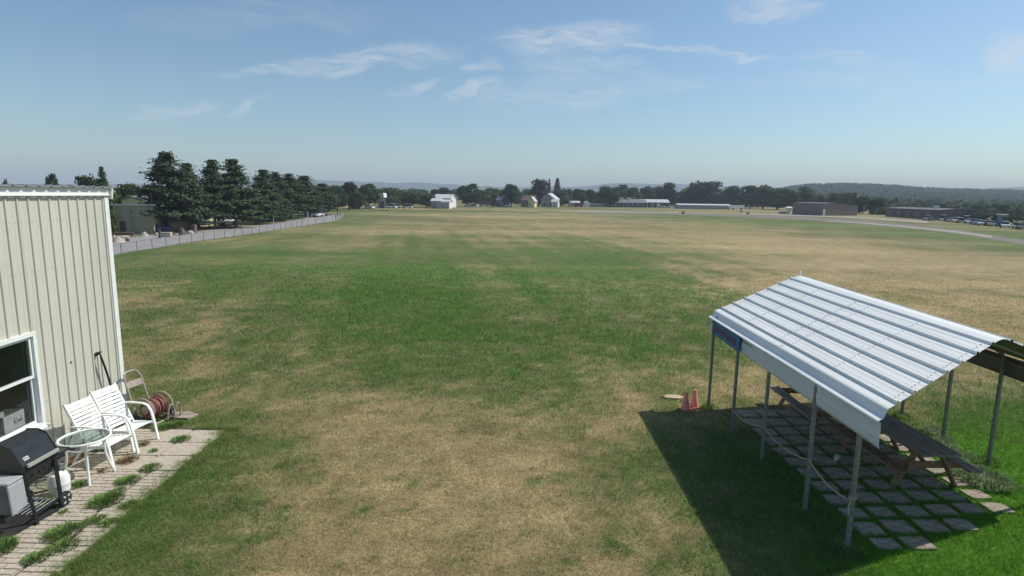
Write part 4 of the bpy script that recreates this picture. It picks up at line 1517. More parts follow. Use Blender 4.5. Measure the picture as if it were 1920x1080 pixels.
# ------------------------------------------------------------------ trees
def crown_leaf_mesh(name, seed, kind):
    """unit tree (1 m high, crown about 1 m wide at most): leaf tufts spread through the crown's volume"""
    rg = np.random.default_rng(seed)
    P, Nn, S = [], [], []
    if kind == 'pine':
        nl = 20
        for i in range(nl):
            f = i / (nl - 1)
            z = .16 + .79 * f
            R = .31 * min((1 - f) ** .5, 1.9 * (1 - f) + .03) * (.72 + .42 * rg.random()) + .008
            nb = int(13 - 7 * f)
            z0 = z
            for b in range(nb):
                a = rg.random() * 6.283
                z = z0 + rg.normal() * .028
                rb = R * (.72 + .32 * rg.random())
                droop = (.13 * rg.random()) * (1 - .75 * f) + .03 * f
                ncl = int(22 + 72 * rb / .3)
                for c in range(ncl):
                    q = (.18 + .82 * (c + rg.random()) / ncl)
                    sp = .016 + .022 * q
                    P.append((rb * q * math.cos(a) + rg.normal() * sp, rb * q * math.sin(a) + rg.normal() * sp, z + droop * q + rg.normal() * .012))
                    Nn.append((math.cos(a) * .5 + rg.normal() * .3, math.sin(a) * .5 + rg.normal() * .3, .75))
                    S.append(.0125 + .010 * rg.random())
    elif kind == 'spruce':
        nl = 26
        for i in range(nl):
            f = i / (nl - 1)
            z = .08 + .88 * f
            R = .24 * (1 - f) * (.8 + .4 * rg.random()) + .012
            for b in range(int(11 - 6 * f)):
                a = rg.random() * 6.283
                rb = R * (.7 + .5 * rg.random())
                for c in range(int(6 + 14 * rb / .24)):
                    q = rg.random()
                    P.append((rb * q * math.cos(a) + rg.normal() * .015, rb * q * math.sin(a) + rg.normal() * .015, z - .05 * q + rg.normal() * .008))
                    Nn.append((math.cos(a), math.sin(a), .5))
                    S.append(.028 + .012 * rg.random())
    else:
        lobes = []
        nlob = {'round': 27, 'wide': 31, 'tall': 25, 'bush': 20}[kind]
        for i in range(nlob):
            a, u = rg.random() * 6.283, rg.random()
            if kind == 'bush':
                z, rad = .12 + .68 * u, .34
            elif kind == 'tall':
                z, rad = .17 + .67 * u, .20
            elif kind == 'wide':
                z, rad = .17 + .62 * u, .37
            else:
                z, rad = .17 + .66 * u, .31
            zc = {'bush': .42, 'tall': .52, 'wide': .46, 'round': .50}[kind]
            env = math.sqrt(max(.05, 1 - ((z - zc) / .50) ** 2))
            q = rad * env * math.sqrt(rg.random()) * .95
            lobes.append((q * math.cos(a), q * math.sin(a), z, (.10 + .07 * rg.random()) * (1.15 if kind in ('wide', 'bush') else 1)))
        for (lx, ly, lz, lr) in lobes:
            n = int(120 * (lr / .13) ** 2)
            for c in range(n):
                v = rg.normal(size=3)
                v /= np.linalg.norm(v)
                if v[2] < -.5 and rg.random() < .6:
                    continue
                r = lr * (1 + .16 * rg.normal()) if rg.random() < .8 else lr * rg.random()
                P.append((lx + v[0] * r, ly + v[1] * r, lz + v[2] * r * .85))
                Nn.append(tuple(v + rg.normal(size=3) * .45))
                S.append(.026 + .018 * rg.random())
    P, Nn, S = np.array(P), np.array(Nn), np.array(S)
    keep = P[:, 2] < 1.0
    P, Nn, S = P[keep], Nn[keep], S[keep]
    Nn /= np.linalg.norm(Nn, axis=1)[:, None] + 1e-9
    ref = rg.normal(size=P.shape)
    U = np.cross(Nn, ref)
    U /= np.linalg.norm(U, axis=1)[:, None] + 1e-9
    W = np.cross(Nn, U)
    n = len(P)
    asp = np.where(rg.random(n) > .5, 1.0, .6)[:, None]
    V = np.empty((n, 4, 3))
    s = S[:, None]
    V[:, 0] = P - U * s * asp
    V[:, 1] = P - W * s * .8 + Nn * s * .2
    V[:, 2] = P + U * s * asp
    V[:, 3] = P + W * s + Nn * s * .2 * rg.normal(size=(n, 1))
    F = np.concatenate([np.stack([np.arange(n) * 4, np.arange(n) * 4 + 1, np.arange(n) * 4 + 2], -1), np.stack([np.arange(n) * 4, np.arange(n) * 4 + 2, np.arange(n) * 4 + 3], -1)])
    return V.reshape(-1, 3), F


def trunk_mesh(name, seed, kind, m):
    r = random.Random(seed)
    mb = MB()
    top = {'pine': .93, 'spruce': .95, 'round': .72, 'wide': .62, 'tall': .78, 'bush': .5}[kind]
    r0 = {'pine': .017, 'spruce': .014, 'bush': .012}.get(kind, .022)
    mb.tube([(0, 0, -.01), (.006 * r.uniform(-1, 1), 0, top * .3), (.012 * r.uniform(-1, 1), .01 * r.uniform(-1, 1), top * .65), (0, 0, top)], [r0 * 1.25, r0, r0 * .7, r0 * .15], 7)
    for k in range(9 if kind != 'bush' else 5):
        a = r.random() * 6.28
        z = top * (.25 + .6 * k / 9)
        L = .20 * (1 - .5 * k / 9)
        up = .10 if kind in ('pine', 'spruce') else .22
        mb.tube([(0, 0, z), (L * .5 * math.cos(a), L * .5 * math.sin(a), z + up * .35), (L * math.cos(a), L * math.sin(a), z + up * .8)], [r0 * .42, r0 * .28, r0 * .1], 5)
    return mb.mesh(name, m, True)


TREE = {}


def tree_parts(kind, var, leaf, bark):
    key = (kind, var, leaf, bark)
    if key not in TREE:
        base = ('geo', kind, var)
        if base not in TREE:
            TREE[base] = crown_leaf_mesh('crown', hash((kind, var)) % 1000 if False else {'pine': 10, 'spruce': 30, 'round': 50, 'wide': 70, 'tall': 90, 'bush': 110}[kind] + var, kind)
        V, F = TREE[base]
        me = np_mesh('crown', V, F, M[leaf])
        TREE[key] = (me, trunk_mesh('trunk', var + 3, kind, M[bark]))
    return TREE[key]


SPAN = {'pine': .62, 'spruce': .46, 'round': .80, 'wide': .95, 'tall': .58, 'bush': .92}
NAME = {'pine': 'pine_tree', 'spruce': 'spruce_tree', 'bush': 'bush'}


def tree(px, base, top, halfw, kind, leaf, label, group=None, bark='bark', var=None, dist=None):
    if dist:
        r = ray(px, base)
        t = dist / r.y
        p = Vector((r.x * t, dist, 0))
    else:
        p = at(px, base)
    h = height_at(p.x, p.y, top)
    if h < 1:
        h = 1.0
    wpx = math.hypot(p.x, p.y)
    w = 2 * halfw * (p.y * _c + CAM_H * _s) / FPX
    var = random.randrange(3) if var is None else var
    crown, trunk = tree_parts(kind, var, leaf, bark)
    t = thing(NAME.get(kind, 'broadleaf_tree'), (p.x, p.y, 0), label, 'bush' if kind == 'bush' else 'tree', random.random() * 6.28, group)
    sxy = w / SPAN[kind]
    link('crown', crown, t)
    link('trunk', trunk, t)
    t.scale = (sxy, sxy, h / .985)
    return t


PINES = [(320, 435, 287, 45, 'tallest broad dark pine beside the olive building'), (358, 433, 308, 31, 'shorter pine leaning against the right side of the tallest pine'),
         (404, 429, 302, 27, 'left pine of the second tall pair behind the road'), (443, 427, 300, 33, 'right and fuller pine of the second tall pair'),
         (372, 426, 362, 18, 'low pine filling the gap between the two tall pairs'),
         (497, 416, 320, 26, 'flat topped pine at the left of the third pine group'), (520, 412, 324, 25, 'middle pine of the third pine group'), (545, 410, 327, 28, 'round topped pine right of the middle of the third group'), (573, 407, 331, 26, 'right end pine of the third group'),
         (482, 420, 362, 27, 'low spreading pine in front of the third pine group'), (517, 414, 368, 24, 'small pine beside the low spreading pine near the post sign'), (606, 403, 345, 23, 'last pine of the row where the road turns'), (592, 404, 358, 19, 'small pine tucked before the last of the row')]
for k, (px, b, t, hw, lab) in enumerate(PINES):
    tree(px, b, t, hw * (1.32 if k < 2 else 1.45), 'pine', 'pine' if k % 2 else 'pine2', lab, 'pine trees beside the road', 'bark_pale', k % 3)
LT = [(216, 436, 352, 22, 'bush', 'leaf_c', 'yellow green bushy tree at the corner of the cream building'), (208, 440, 385, 16, 'bush', 'leaf_c', 'low yellow green bush half hidden by the cream building'),
      (236, 415, 339, 26, 'round', 'leaf_a', 'round green tree behind the olive building roof'), (262, 412, 345, 26, 'wide', 'leaf_a', 'wide green tree behind the olive building'), (285, 410, 349, 22, 'round', 'leaf_b', 'dark tree showing between olive building and tallest pine'),
      (250, 420, 366, 24, 'wide', 'leaf_a', 'low leafy tree right behind the olive building roof'),
      (105, 428, 320, 17, 'round', 'leaf_b', 'single round tree top peeping over the cream building roof'), (172, 424, 317, 24, 'wide', 'leaf_b', 'broad tree top over the cream building near its corner'), (200, 424, 314, 16, 'pine', 'pine', 'ragged pine top next to the roof corner of the cream building'), (19, 420, 331, 9, 'round', 'leaf_b', 'tiny tree top over the roof at the frame edge'),
      (300, 400, 352, 24, 'wide', 'leaf_a', 'green tree behind the tallest pine')]
for (px, b, t, hw, kd, lf, lab) in LT:
    tree(px, b, t, hw * (1.4 if 210 < px < 310 and kd != 'bush' else 1), kd, lf, lab, 'trees behind the cream building')

FT = [(632, 396, 344, 22, 'round', 'leaf_b', 'round dark tree next to the last roadside pine'), (655, 394, 341, 16, 'tall', 'leaf_d', 'narrow brownish tree behind the dark hedge line'), (672, 392, 358, 20, 'bush', 'leaf_b', 'low dark bushy tree beside the narrow brownish tree'),
      (690, 391, 342, 24, 'round', 'leaf_b', 'big dark tree to the left of the white roofed barn'), (728, 389, 347, 24, 'wide', 'leaf_a', 'green spreading tree behind the white roofed barn'), (748, 388, 356, 16, 'round', 'leaf_a', 'smaller green tree right of the white roofed barn'),
      (771, 389, 358, 20, 'round', 'leaf_b', 'dark round tree behind the white camper'), (800, 389, 362, 24, 'wide', 'leaf_a', 'mid green low tree left of the white farmhouse'), (815, 386, 352, 12, 'tall', 'leaf_d', 'dark reddish tree behind the white farmhouse'), (838, 385, 349, 18, 'round', 'leaf_b', 'tree rising over the white farmhouse roof'),
      (878, 388, 342, 23, 'round', 'leaf_b', 'large dark round tree right of the white farmhouse'), (906, 386, 352, 18, 'wide', 'leaf_a', 'pale green tree right of the large round tree'), (926, 386, 350, 17, 'round', 'leaf_a', 'green tree left of the domed dark tree'),
      (959, 388, 343, 20, 'round', 'leaf_b', 'dark domed tree beside the blue grey house'), (984, 384, 352, 14, 'round', 'leaf_a', 'low tree between domed tree and brown roofed house'), (1010, 386, 336, 19, 'tall', 'leaf_d', 'dark pointed tree between the two houses'), (1006, 380, 334, 6, 'spruce', 'pine', 'thin conifer tip beside the dark pointed tree'),
      (1029, 381, 335, 7, 'spruce', 'pine', 'slim conifer over the grey gable house'), (1044, 382, 333, 13, 'spruce', 'pine2', 'taller conifer over the grey gable house'), (1052, 387, 352, 20, 'wide', 'leaf_a', 'green tree right of the grey gable house'), (1066, 386, 352, 12, 'round', 'leaf_b', 'tree beside the tall thin pole'),
      (1086, 387, 352, 15, 'round', 'leaf_b', 'round tree behind the green shed'), (1108, 387, 353, 16, 'wide', 'leaf_a', 'low tree behind the white hut'), (1136, 388, 345, 24, 'wide', 'leaf_b', 'wide tree above the left end of the long dark building'), (1160, 387, 344, 18, 'round', 'leaf_a', 'round tree above the middle of the long dark building'), (1185, 387, 347, 20, 'wide', 'leaf_a', 'spreading tree behind the rooftop units of the dark building'),
      (1212, 387, 347, 18, 'round', 'leaf_b', 'tree behind the pale roof of the brown posted building'), (1236, 387, 347, 16, 'wide', 'leaf_a', 'leafy tree left of the taller dark crown'), (1259, 388, 339, 17, 'round', 'leaf_b', 'taller dark crown behind the end of the dark building'), (1282, 388, 352, 15, 'bush', 'leaf_c', 'light green bushy tree left of the biggest crown'),
      (1320, 389, 334, 33, 'wide', 'leaf_b', 'biggest dark crown over the long pale shed'), (1290, 386, 350, 16, 'round', 'leaf_b', 'tree leaning on the biggest crown'), (1352, 388, 352, 14, 'round', 'leaf_a', 'mid green tree right of the biggest crown'), (1376, 390, 346, 22, 'wide', 'leaf_a', 'wide tree above the white box trailer'),
      (1405, 391, 344, 19, 'round', 'leaf_b', 'dark tree right of the white box trailer'), (1430, 392, 344, 24, 'round', 'leaf_a', 'round green tree left of the brown hangar'), (1456, 393, 349, 18, 'tall', 'leaf_a', 'narrow green tree left of the brown hangar corner'), (1478, 394, 352, 18, 'round', 'leaf_b', 'dark tree at the left corner of the brown hangar'), (1508, 394, 347, 19, 'round', 'leaf_a', 'rounded tree over the brown hangar roof'),
      (1535, 394, 362, 18, 'wide', 'leaf_a', 'low tree over the middle of the brown hangar'), (1562, 395, 360, 18, 'round', 'leaf_b', 'tree over the right half of the brown hangar'), (1585, 396, 358, 18, 'round', 'leaf_a', 'leafy tree at the right end of the hangar roof'), (1612, 401, 365, 16, 'bush', 'leaf_b', 'dark bushy tree right next to the brown hangar'),
      (1636, 402, 368, 18, 'bush', 'leaf_b', 'bushy tree between the two brown buildings'), (1600, 398, 360, 10, 'spruce', 'pine', 'small dark conifer behind the brown hangar end'), (1668, 400, 374, 16, 'wide', 'leaf_b', 'low dark tree behind the left of the second brown building'), (1678, 398, 369, 8, 'spruce', 'pine', 'conifer above the second brown building'),
      (1725, 402, 375, 12, 'round', 'leaf_a', 'tree above the white rooftop box of the second brown building'), (1745, 404, 384, 14, 'round', 'leaf_b', 'dark tree at the right end of the second brown building'),
      (1778, 411, 391, 14, 'bush', 'leaf_b', 'first bush of the row behind the car park'), (1800, 412, 394, 13, 'bush', 'leaf_a', 'second bush of the car park row, lighter green'), (1828, 414, 396, 15, 'bush', 'leaf_b', 'third bush of the car park row'), (1848, 417, 398, 11, 'bush', 'leaf_a', 'fourth bush of the car park row, next to the gap'), (1868, 419, 400, 10, 'bush', 'leaf_b', 'bush just left of the pale kiosk in the car park'), (1900, 421, 402, 14, 'bush', 'leaf_b', 'last dark bush of the car park row at the frame edge'), (1925, 424, 402, 14, 'bush', 'leaf_b', 'bush half out of the frame past the car park')]
for k, (px, b, t, hw, kd, lf, lab) in enumerate(FT):
    tree(px, b, t, hw * 1.08, kd, lf, lab, 'trees along the far side of the airfield')
# lower background trees filling the line further back
used = {}
ftx = sorted(FT, key=lambda q: q[0])
for k in range(64):
    px = 610 + k * 15.2 + random.uniform(-5, 5)
    hz = 366 + .015 * (px - 960)
    top = hz - random.uniform(1, 13)
    near = min(ftx, key=lambda q: abs(q[0] - px) + 60 * used.get(q[6], 0))
    n = used.get(near[6], 0)
    used[near[6]] = n + 1
    side = 'right of' if px > near[0] + 4 else 'left of' if px < near[0] - 4 else 'behind'
    tree(px, hz + 15 + random.uniform(-2, 2), top, random.uniform(15, 23), 'bush', random.choice(('leaf_a', 'leaf_b', 'leaf_b')),
         ('low' if n else 'rear') + ' tree ' + side + ' the ' + near[6], 'rear rank of the distant tree line')


# ------------------------------------------------------------------ buildings
def house(name, px, base, wpx, wall_h, label, wall, roof, yaw=0.0, depth=8.0, rise=1.8, kind='gable', windows=(), doors=(), cat='house', rmat2=None, over=.35, dist=None, wm=None):
    """px/base: middle of the front foot; local +y away from the camera, front wall at y=0"""
    p = at(px, base)
    w = wm if wm else wpx * (p.y * _c) / FPX
    t = thing(name, (p.x, p.y, 0), label, cat, yaw)
    a, b = -w / 2, w / 2
    if kind == 'gable':            # ridge along local y (gable faces camera)
        MB().prism([(a, 0), (b, 0), (b, wall_h), (0, wall_h + rise), (a, wall_h)], 0, depth, 'XZ').build('wall', M[wall], t)
        n = Vector((rise, 0, w / 2)).normalized() * .14
        r = MB()
        sl = rise / (w / 2)
        for s in (-1, 1):
            r.prism([(0, wall_h + rise + .02), (s * (w / 2 + over), wall_h - over * sl + .02), (s * (w / 2 + over), wall_h - over * sl + .16), (0, wall_h + rise + .18)], -over, depth + over, 'XZ')
        r.build('roof', M[roof], t)
    elif kind == 'side':           # ridge along local x (eaves face camera)
        MB().prism([(0, 0), (depth, 0), (depth, wall_h), (depth / 2, wall_h + rise), (0, wall_h)], a, b, 'YZ').build('wall', M[wall], t)
        r = MB()
        sl = rise / (depth / 2)
        r.prism([(depth / 2, wall_h + rise + .02), (-over, wall_h - over * sl + .02), (-over, wall_h - over * sl + .16), (depth / 2, wall_h + rise + .18)], a - over, b + over, 'YZ')
        r.prism([(depth / 2, wall_h + rise + .02), (depth + over, wall_h - over * sl + .02), (depth + over, wall_h - over * sl + .16), (depth / 2, wall_h + rise + .18)], a - over, b + over, 'YZ')
        r.build('roof', M[roof], t)
    elif kind == 'shed':
        MB().prism([(0, 0), (depth, 0), (depth, wall_h), (0, wall_h + rise)], a, b, 'YZ').build('wall', M[wall], t)
        MB().prism([(-over, wall_h + rise + .03), (depth + over, wall_h - .05), (depth + over, wall_h + .11), (-over, wall_h + rise + .2)], a - over, b + over, 'YZ').build('roof', M[roof], t)
    else:                          # flat
        MB().span((a, 0, 0), (b, depth, wall_h)).build('wall', M[wall], t)
        MB().span((a - over, -over, wall_h + .002), (b + over, depth + over, wall_h + .25)).build('roof', M[roof], t)
    for (x, z, ww, hh) in windows:
        f = MB()
        x *= w / 2
        f.span((x - ww / 2 - .1, -.07, z - .1), (x - ww / 2, -.004, z + hh + .1)).span((x + ww / 2, -.07, z - .1), (x + ww / 2 + .1, -.004, z + hh + .1))
        f.span((x - ww / 2, -.07, z + hh), (x + ww / 2, -.004, z + hh + .1)).span((x - ww / 2, -.07, z - .1), (x + ww / 2, -.004, z))
        f = f.build('window', M[wm2] if False else M['white_trim'], t)
        MB().span((x - ww / 2 + .01, -.03, z + .01), (x + ww / 2 - .01, -.006, z + hh - .01)).build('pane', M['glass_dk'], f)
    for (x, ww, hh, dm) in doors:
        x *= w / 2
        MB().span((x - ww / 2, -.06, .02), (x + ww / 2, -.004, hh)).build('door', M[dm], t)
    return t


# left: olive building, canopy, yellow building behind the pines
ob = house('workshop', 253, 438.5, 0, 3.05, 'olive metal workshop with a pale sloping roof behind the boulders', 'olive', 'pale_roof', math.radians(16), 7.5, .25, 'shed', wm=4.1, cat='workshop', over=.2)
tw = MB().span((-2.05, -.10, 0), (-.45, -.006, 2.35)).build('plank_facing', M['tan_wall'], ob)
MB().span((-1.45, -.16, .05), (-.85, -.104, 1.5)).build('door', M['dark_wall'], ob)
MB().lathe([(.03, 3.3), (.03, 5.2)], (1.8, .8, 0), 6).build('aerial', M['galv'], ob)
cs = thing('lean_to_canopy', at(291, 436), 'flat dark canopy on a white post beside the olive workshop', 'canopy')
MB().box((-.3, .8, 1.86), (2.1, 3.0, .10), (0, -.06, 0)).build('roof', M['pale_roof'], cs)
MB().lathe([(.07, 0), (.07, 1.82)], (.35, -.4, 0), 8).build('post', M['white_trim'], cs)
MB().lathe([(.07, 0), (.07, 1.75)], (-1.1, 1.9, 0), 8).build('post', M['dark_wall'], cs)
MB().span((-1.3, 2.35, 0), (.8, 2.4, 1.7)).build('back_panel', M['dark_wall'], cs)
house('long_building', 368, 425.5, 0, 2.9, 'long yellow building glimpsed between the pine trunks', 'yellow', 'slate', math.radians(84), 9, 1.3, 'side', wm=13, cat='building', windows=((-.7, 1.0, 1.2, 1.1), (-.2, 1.0, 1.2, 1.1), (.4, 1.0, 1.2, 1.1)), doors=((.1, 1.0, 2.1, 'white_trim'),))
house('cottage', 470, 415.5, 0, 2.3, 'small yellow hut beyond the pines near the post sign', 'yellow', 'slate', math.radians(80), 5, .9, 'side', wm=7, cat='hut', windows=((-.5, .9, .8, .8), (.5, .9, .8, .8)))

# far row of houses
house('small_barn', 716, 390.5, 15, 3.8, 'small grey barn with a bright white roof at the field edge', 'grey_wall', 'bright_white', 0.25, 5, 1.3, 'side', cat='barn', doors=((.0, 1.6, 2.4, 'dark_wall'),), windows=((-.6, 1.6, .6, .8),))
house('farmhouse', 829, 389, 33, 3.6, 'two storey white farmhouse with a grey roof beyond the field', 'white_wall', 'pale_roof', -.15, 9, 1.4, 'side', windows=((.3, 2.1, .8, 1.1), (.75, 2.1, .8, 1.1)))
house('garage', 817, 391, 17, 2.7, 'pale blue grey garage against the white farmhouse', 'grey_wall', 'pale_roof', -.1, 5.5, .8, 'side', cat='garage', doors=((-.3, 1.4, 2.0, 'blue_wall'),))
house('annexe', 834, 391.2, 18, 2.5, 'bright white annexe with a garage door before the farmhouse', 'white_wall', 'pale_roof', -.1, 4.0, .6, 'side', cat='annexe', doors=((.3, 1.8, 2.0, 'grey_wall'), (-.45, .8, 1.9, 'grey_wall')))
house('blue_house', 946, 388, 16, 3.2, 'dark blue grey house in front of the domed tree', 'blue_wall', 'pale_roof', .3, 7, 2.0, 'gable', windows=((0, 1.2, 1.0, 1.1),))
house('brown_roofed_house', 988, 388, 22, 3.0, 'brown roofed house with a cream side in the row', 'brown_wall', 'brown_roof', -.35, 8, 2.1, 'side', windows=((-.5, 1.1, 1.0, 1.1), (0, 1.1, 1.0, 1.1)))
house('cream_cottage', 996, 389, 12, 2.8, 'small cream cottage with a white door in front of the brown roofed house', 'yellow', 'pale_roof', -.3, 4, 1.7, 'gable', doors=((.2, .9, 2.0, 'white_trim'),), windows=((-.4, 1.0, .7, .9),))
house('gable_house', 1027, 388, 27, 3.7, 'grey gable house with a light roof and dark windows', 'grey_wall', 'pale_roof', -.30, 9, 2.5, 'gable', windows=((-.45, .8, 1.1, 1.2), (.45, .8, 1.1, 1.2), (-.3, 2.9, .9, 1.1), (.3, 2.9, .9, 1.1)))
house('porch_wing', 1040, 388.6, 12, 2.5, 'white side wing of the grey gable house', 'white_wall', 'pale_roof', -.25, 4, .9, 'side', doors=((0, .9, 2.0, 'grey_wall'),), cat='house wing')
house('green_shed', 1078, 387.5, 17, 1.9, 'pale green shed at the foot of the thin pole', 'grey_wall', 'pale_roof', 0, 5, .8, 'side', cat='shed')
house('white_hut', 1101, 388, 9, 2.1, 'narrow white hut beside the long pale trailer', 'white_wall', 'bright_white', 0, 4, .7, 'gable', cat='hut')
house('long_trailer', 1118, 388, 25, 1.55, 'long low pale trailer next to the white hut', 'grey_wall', 'pale_roof', 0, 3, .15, 'flat', cat='trailer', over=.05)
db = house('long_dark_building', 1168, 388.6, 90, 2.3, 'long dark low building with two pale rooftop units', 'dark_wall', 'slate', 0, 14, 1.6, 'side', cat='building', windows=tuple((x, .8, 2.2, .9) for x in (-.85, -.68, -.4, -.22, .1, .3, .5, .75)))
for x in (-.9, 3.1):
    MB().span((x, 5.0, 3.35), (x + 2.0, 7.0, 4.85)).build('rooftop_unit', M['white_wall'], db)
pb = house('posted_building', 1228, 389.2, 52, 2.6, 'pale roofed building with brown posts right of the long dark one', 'brown_dark', 'pale_roof', -.06, 12, 1.4, 'side', cat='building', doors=((-.62, 1.2, 2.3, 'white_trim'), (-.2, 1.4, 2.3, 'tan_wall'), (.25, 1.6, 2.2, 'white_trim')))
house('long_pale_shed', 1320, 392, 98, 1.75, 'very long pale blue shed below the biggest crown', 'grey_wall', 'pale_roof', -.02, 6, .5, 'side', cat='shed')
bt = thing('box_trailer', at(1382, 393.4), 'white box trailer at the end of the long pale shed', 'trailer')
MB().span((-3.2, 0, .55), (3.2, 2.4, 2.0)).build('box_body', M['bright_white'], bt, bevel=.05)
for x in (-1.9, 1.9):
    MB().lathe([(.42, -.1), (.42, .1)], (x, -.02, .42), 12, 'Y').build('wheel', M['blackmat'], bt)
# brown hangar: two faces seen
HY = math.radians(25)
hc = at(1541, 404.2)
hg = thing('brown_hangar', hc, 'large brown metal hangar with a white door at its corner', 'hangar', HY)


def reach(p, d, px):
    """how far from p in direction d until the picture column px is met"""
    lo, hi = 0.0, 60.0
    s0 = proj(p.x + d.x, p.y + d.y, 0)[0] > proj(p.x, p.y, 0)[0]
    for _ in range(40):
        m = (lo + hi) / 2
        c = proj(p.x + d.x * m, p.y + d.y * m, 0)[0]
        if (c < px) == s0:
            lo = m
        else:
            hi = m
    return lo


wq = reach(hc, Vector((math.cos(HY), math.sin(HY), 0)), 1607)
dq = reach(hc, Vector((-math.sin(HY), math.cos(HY), 0)), 1485)
hq = 3.9
MB().prism([(0, 0), (wq, 0), (wq, hq - .6), (wq * .35, hq + .25), (0, hq)], 0, dq, 'XZ').build('wall', M['brown_wall'], hg)
r = MB()
r.prism([(-.25, hq + .0), (wq * .35, hq + .30), (wq * .35, hq + .42), (-.25, hq + .12)], -.2, dq + .25, 'XZ').prism([(wq * .35, hq + .30), (wq + .25, hq - .60), (wq + .25, hq - .48), (wq * .35, hq + .42)], -.2, dq + .25, 'XZ')
r.build('roof', M['brown_dark'], hg)
MB().span((.35, -.08, 0.02), (1.35, -.005, 2.1)).build('door', M['white_trim'], hg)
nd = int((wq - 2.2) / 1.25)
for k in range(nd):
    MB().span((1.9 + k * 1.25, -.07, .05), (3.1 + k * 1.25, -.012, 2.6)).build('door_panel', M['brown_wall'], hg)
a2, b2 = at(1660, 405.5), at(1760, 412.5)
m2 = (a2 + b2) / 2
h2 = thing('second_hangar', m2, 'second long dark brown building behind the car park', 'building', math.atan2((b2 - a2).y, (b2 - a2).x))
L2 = (b2 - a2).length / 2
MB().prism([(0, 0), (9, 0), (9, 2.7), (4.5, 3.1), (0, 2.7)], -L2, L2, 'YZ').build('wall', M['brown_dark'], h2)
MB().prism([(-.2, 2.70), (4.5, 3.14), (9.2, 2.70), (9.2, 2.84), (4.5, 3.28), (-.2, 2.84)], -L2 - .2, L2 + .2, 'YZ').build('roof', M['brown_dark'], h2)
MB().span((L2 * .35, 3.5, 3.1), (L2 * .35 + 1.2, 4.6, 4.1)).build('rooftop_box', M['white_wall'], h2)
for k in range(5):
    MB().span((-L2 + 2 + k * L2 * .36, -.06, .05), (-L2 + 4.2 + k * L2 * .36, -.006, 2.1)).build('door_panel', M['brown_wall'], h2)
kt = thing('white_tank', at(1478, 401), 'small white tank cabin left of the brown hangar', 'tank')
MB().lathe([(.7, 0), (.7, 1.6), (1.3, 1.7), (1.3, 2.2), (.6, 2.6)], (0, 0, 0), 14).build('tank_body', M['white_wall'], kt, True)
MB().span((-3.0, .2, 0), (-.8, 1.4, .8)).build('pump_housing', M['grey_wall'], kt)
wt = thing('white_tower', (at(1896, 388.0) if False else Vector((300, 330, 0))), 'small white tank among the trees of the right hillside', 'tank')
p = ray(1896, 388) * 1.0
wt.location = (p.x / p.y * 480, 480, 0)
zz = height_at(wt.location.x, 480, 391)
MB().lathe([(.5, 0), (.5, zz), (1.2, zz + .2), (1.2, zz + 2.0), (.4, zz + 2.6)], (0, 0, 0), 14).build('tank_body', M['white_wall'], wt, True)


# ------------------------------------------------------------------ vehicles
def make_car(label, paint, kind='sedan'):
    t = thing('parked_car', (0, 0, 0), label, 'car', 0, 'cars parked far beyond the field')
    body = [(-2.15, .30), (2.15, .30), (2.2, .60), (2.05, .80), (1.1, .92), (-1.85, .95), (-2.2, .85)]
    if kind == 'suv':
        cab = [(1.0, .93), (.45, 1.60), (-1.75, 1.62), (-2.12, .95)]
    elif kind == 'van':
        cab = [(1.55, .93), (1.0, 1.95), (-2.1, 1.98), (-2.15, .95)]
    else:
        cab = [(1.05, .93), (.35, 1.42), (-.95, 1.44), (-1.6, .96)]
    MB().prism(body, -.88, .88, 'XZ').build('body', M[paint], t, bevel=.05)
    MB().prism(cab, -.74, .74, 'XZ').build('glasshouse', M['glass_dk'], t, bevel=.03)
    top = [p for p in cab if p[1] > 1]
    MB().span((min(top[0][0], top[1][0]) - .02, -.70, top[0][1] + .0), (max(top[0][0], top[1][0]) + .02, .70, top[0][1] + .06)).build('roof', M[paint], t, bevel=.02)
    for x in (-1.35, 1.35):
        for y in (-.86, .86):
            MB().lathe([(.14, -.1), (.33, -.1), (.33, .1), (.14, .1)], (x, y, .33), 12, 'Y').build('wheel', M['blackmat'], t)
    return t


protos = {}


def car(px, py, paint, kind, yaw, label, group=None):
    p = at(px, py)
    if (paint, kind) not in protos:
        protos[(paint, kind)] = c = make_car(label, paint, kind)
        c.location, c.rotation_euler = p, (0, 0, yaw)
    else:
        c = dup(protos[(paint, kind)], p, yaw, label)
    return c


LOT = [(1738, 413.0, 'silver', 'suv', 'silver estate car at the foot of the second brown building'), (1746, 413.6, 'car_grey', 'sedan', 'grey car beside the silver one at the brown building'), (1768, 414.0, 'car_white', 'van', 'white van at the left end of the car park'),
       (1776, 415.0, 'car_blue', 'sedan', 'dark blue car right of the white van'), (1784, 416.0, 'silver', 'sedan', 'silver saloon three spaces right of the white van'), (1793, 416.8, 'car_white', 'suv', 'white estate car in the left half of the car park'), (1801, 417.8, 'silver', 'suv', 'silver estate car with its nose to the white one'),
       (1811, 415.8, 'car_white', 'van', 'white van standing taller than the cars around it'), (1817, 419.3, 'car_white', 'sedan', 'long white car in front of the tall white van'), (1826, 420.2, 'car_grey', 'suv', 'grey estate car right of the long white car'), (1833, 421.0, 'silver', 'sedan', 'silver car in the middle of the lot beside the grey estate'),
       (1842, 422.4, 'car_white', 'sedan', 'white saloon by the gap in the bushes'), (1852, 423.0, 'car_red', 'sedan', 'dark red car by the gap in the bushes'), (1862, 424.0, 'silver', 'sedan', 'silver car left of the pale kiosk'), (1884, 426.8, 'car_white', 'suv', 'white estate car right of the pale kiosk'), (1906, 428.8, 'silver', 'suv', 'silver estate car near the frame edge'), (1915, 430, 'car_grey', 'sedan', 'grey car at the frame edge of the car park')]
for k, (px, py, pa, kd, lab) in enumerate(LOT):
    car(px, py, pa, kd, math.radians(48 + random.choice((0, 180)) + random.uniform(-14, 14)), lab).scale = (.8, .8, .8)
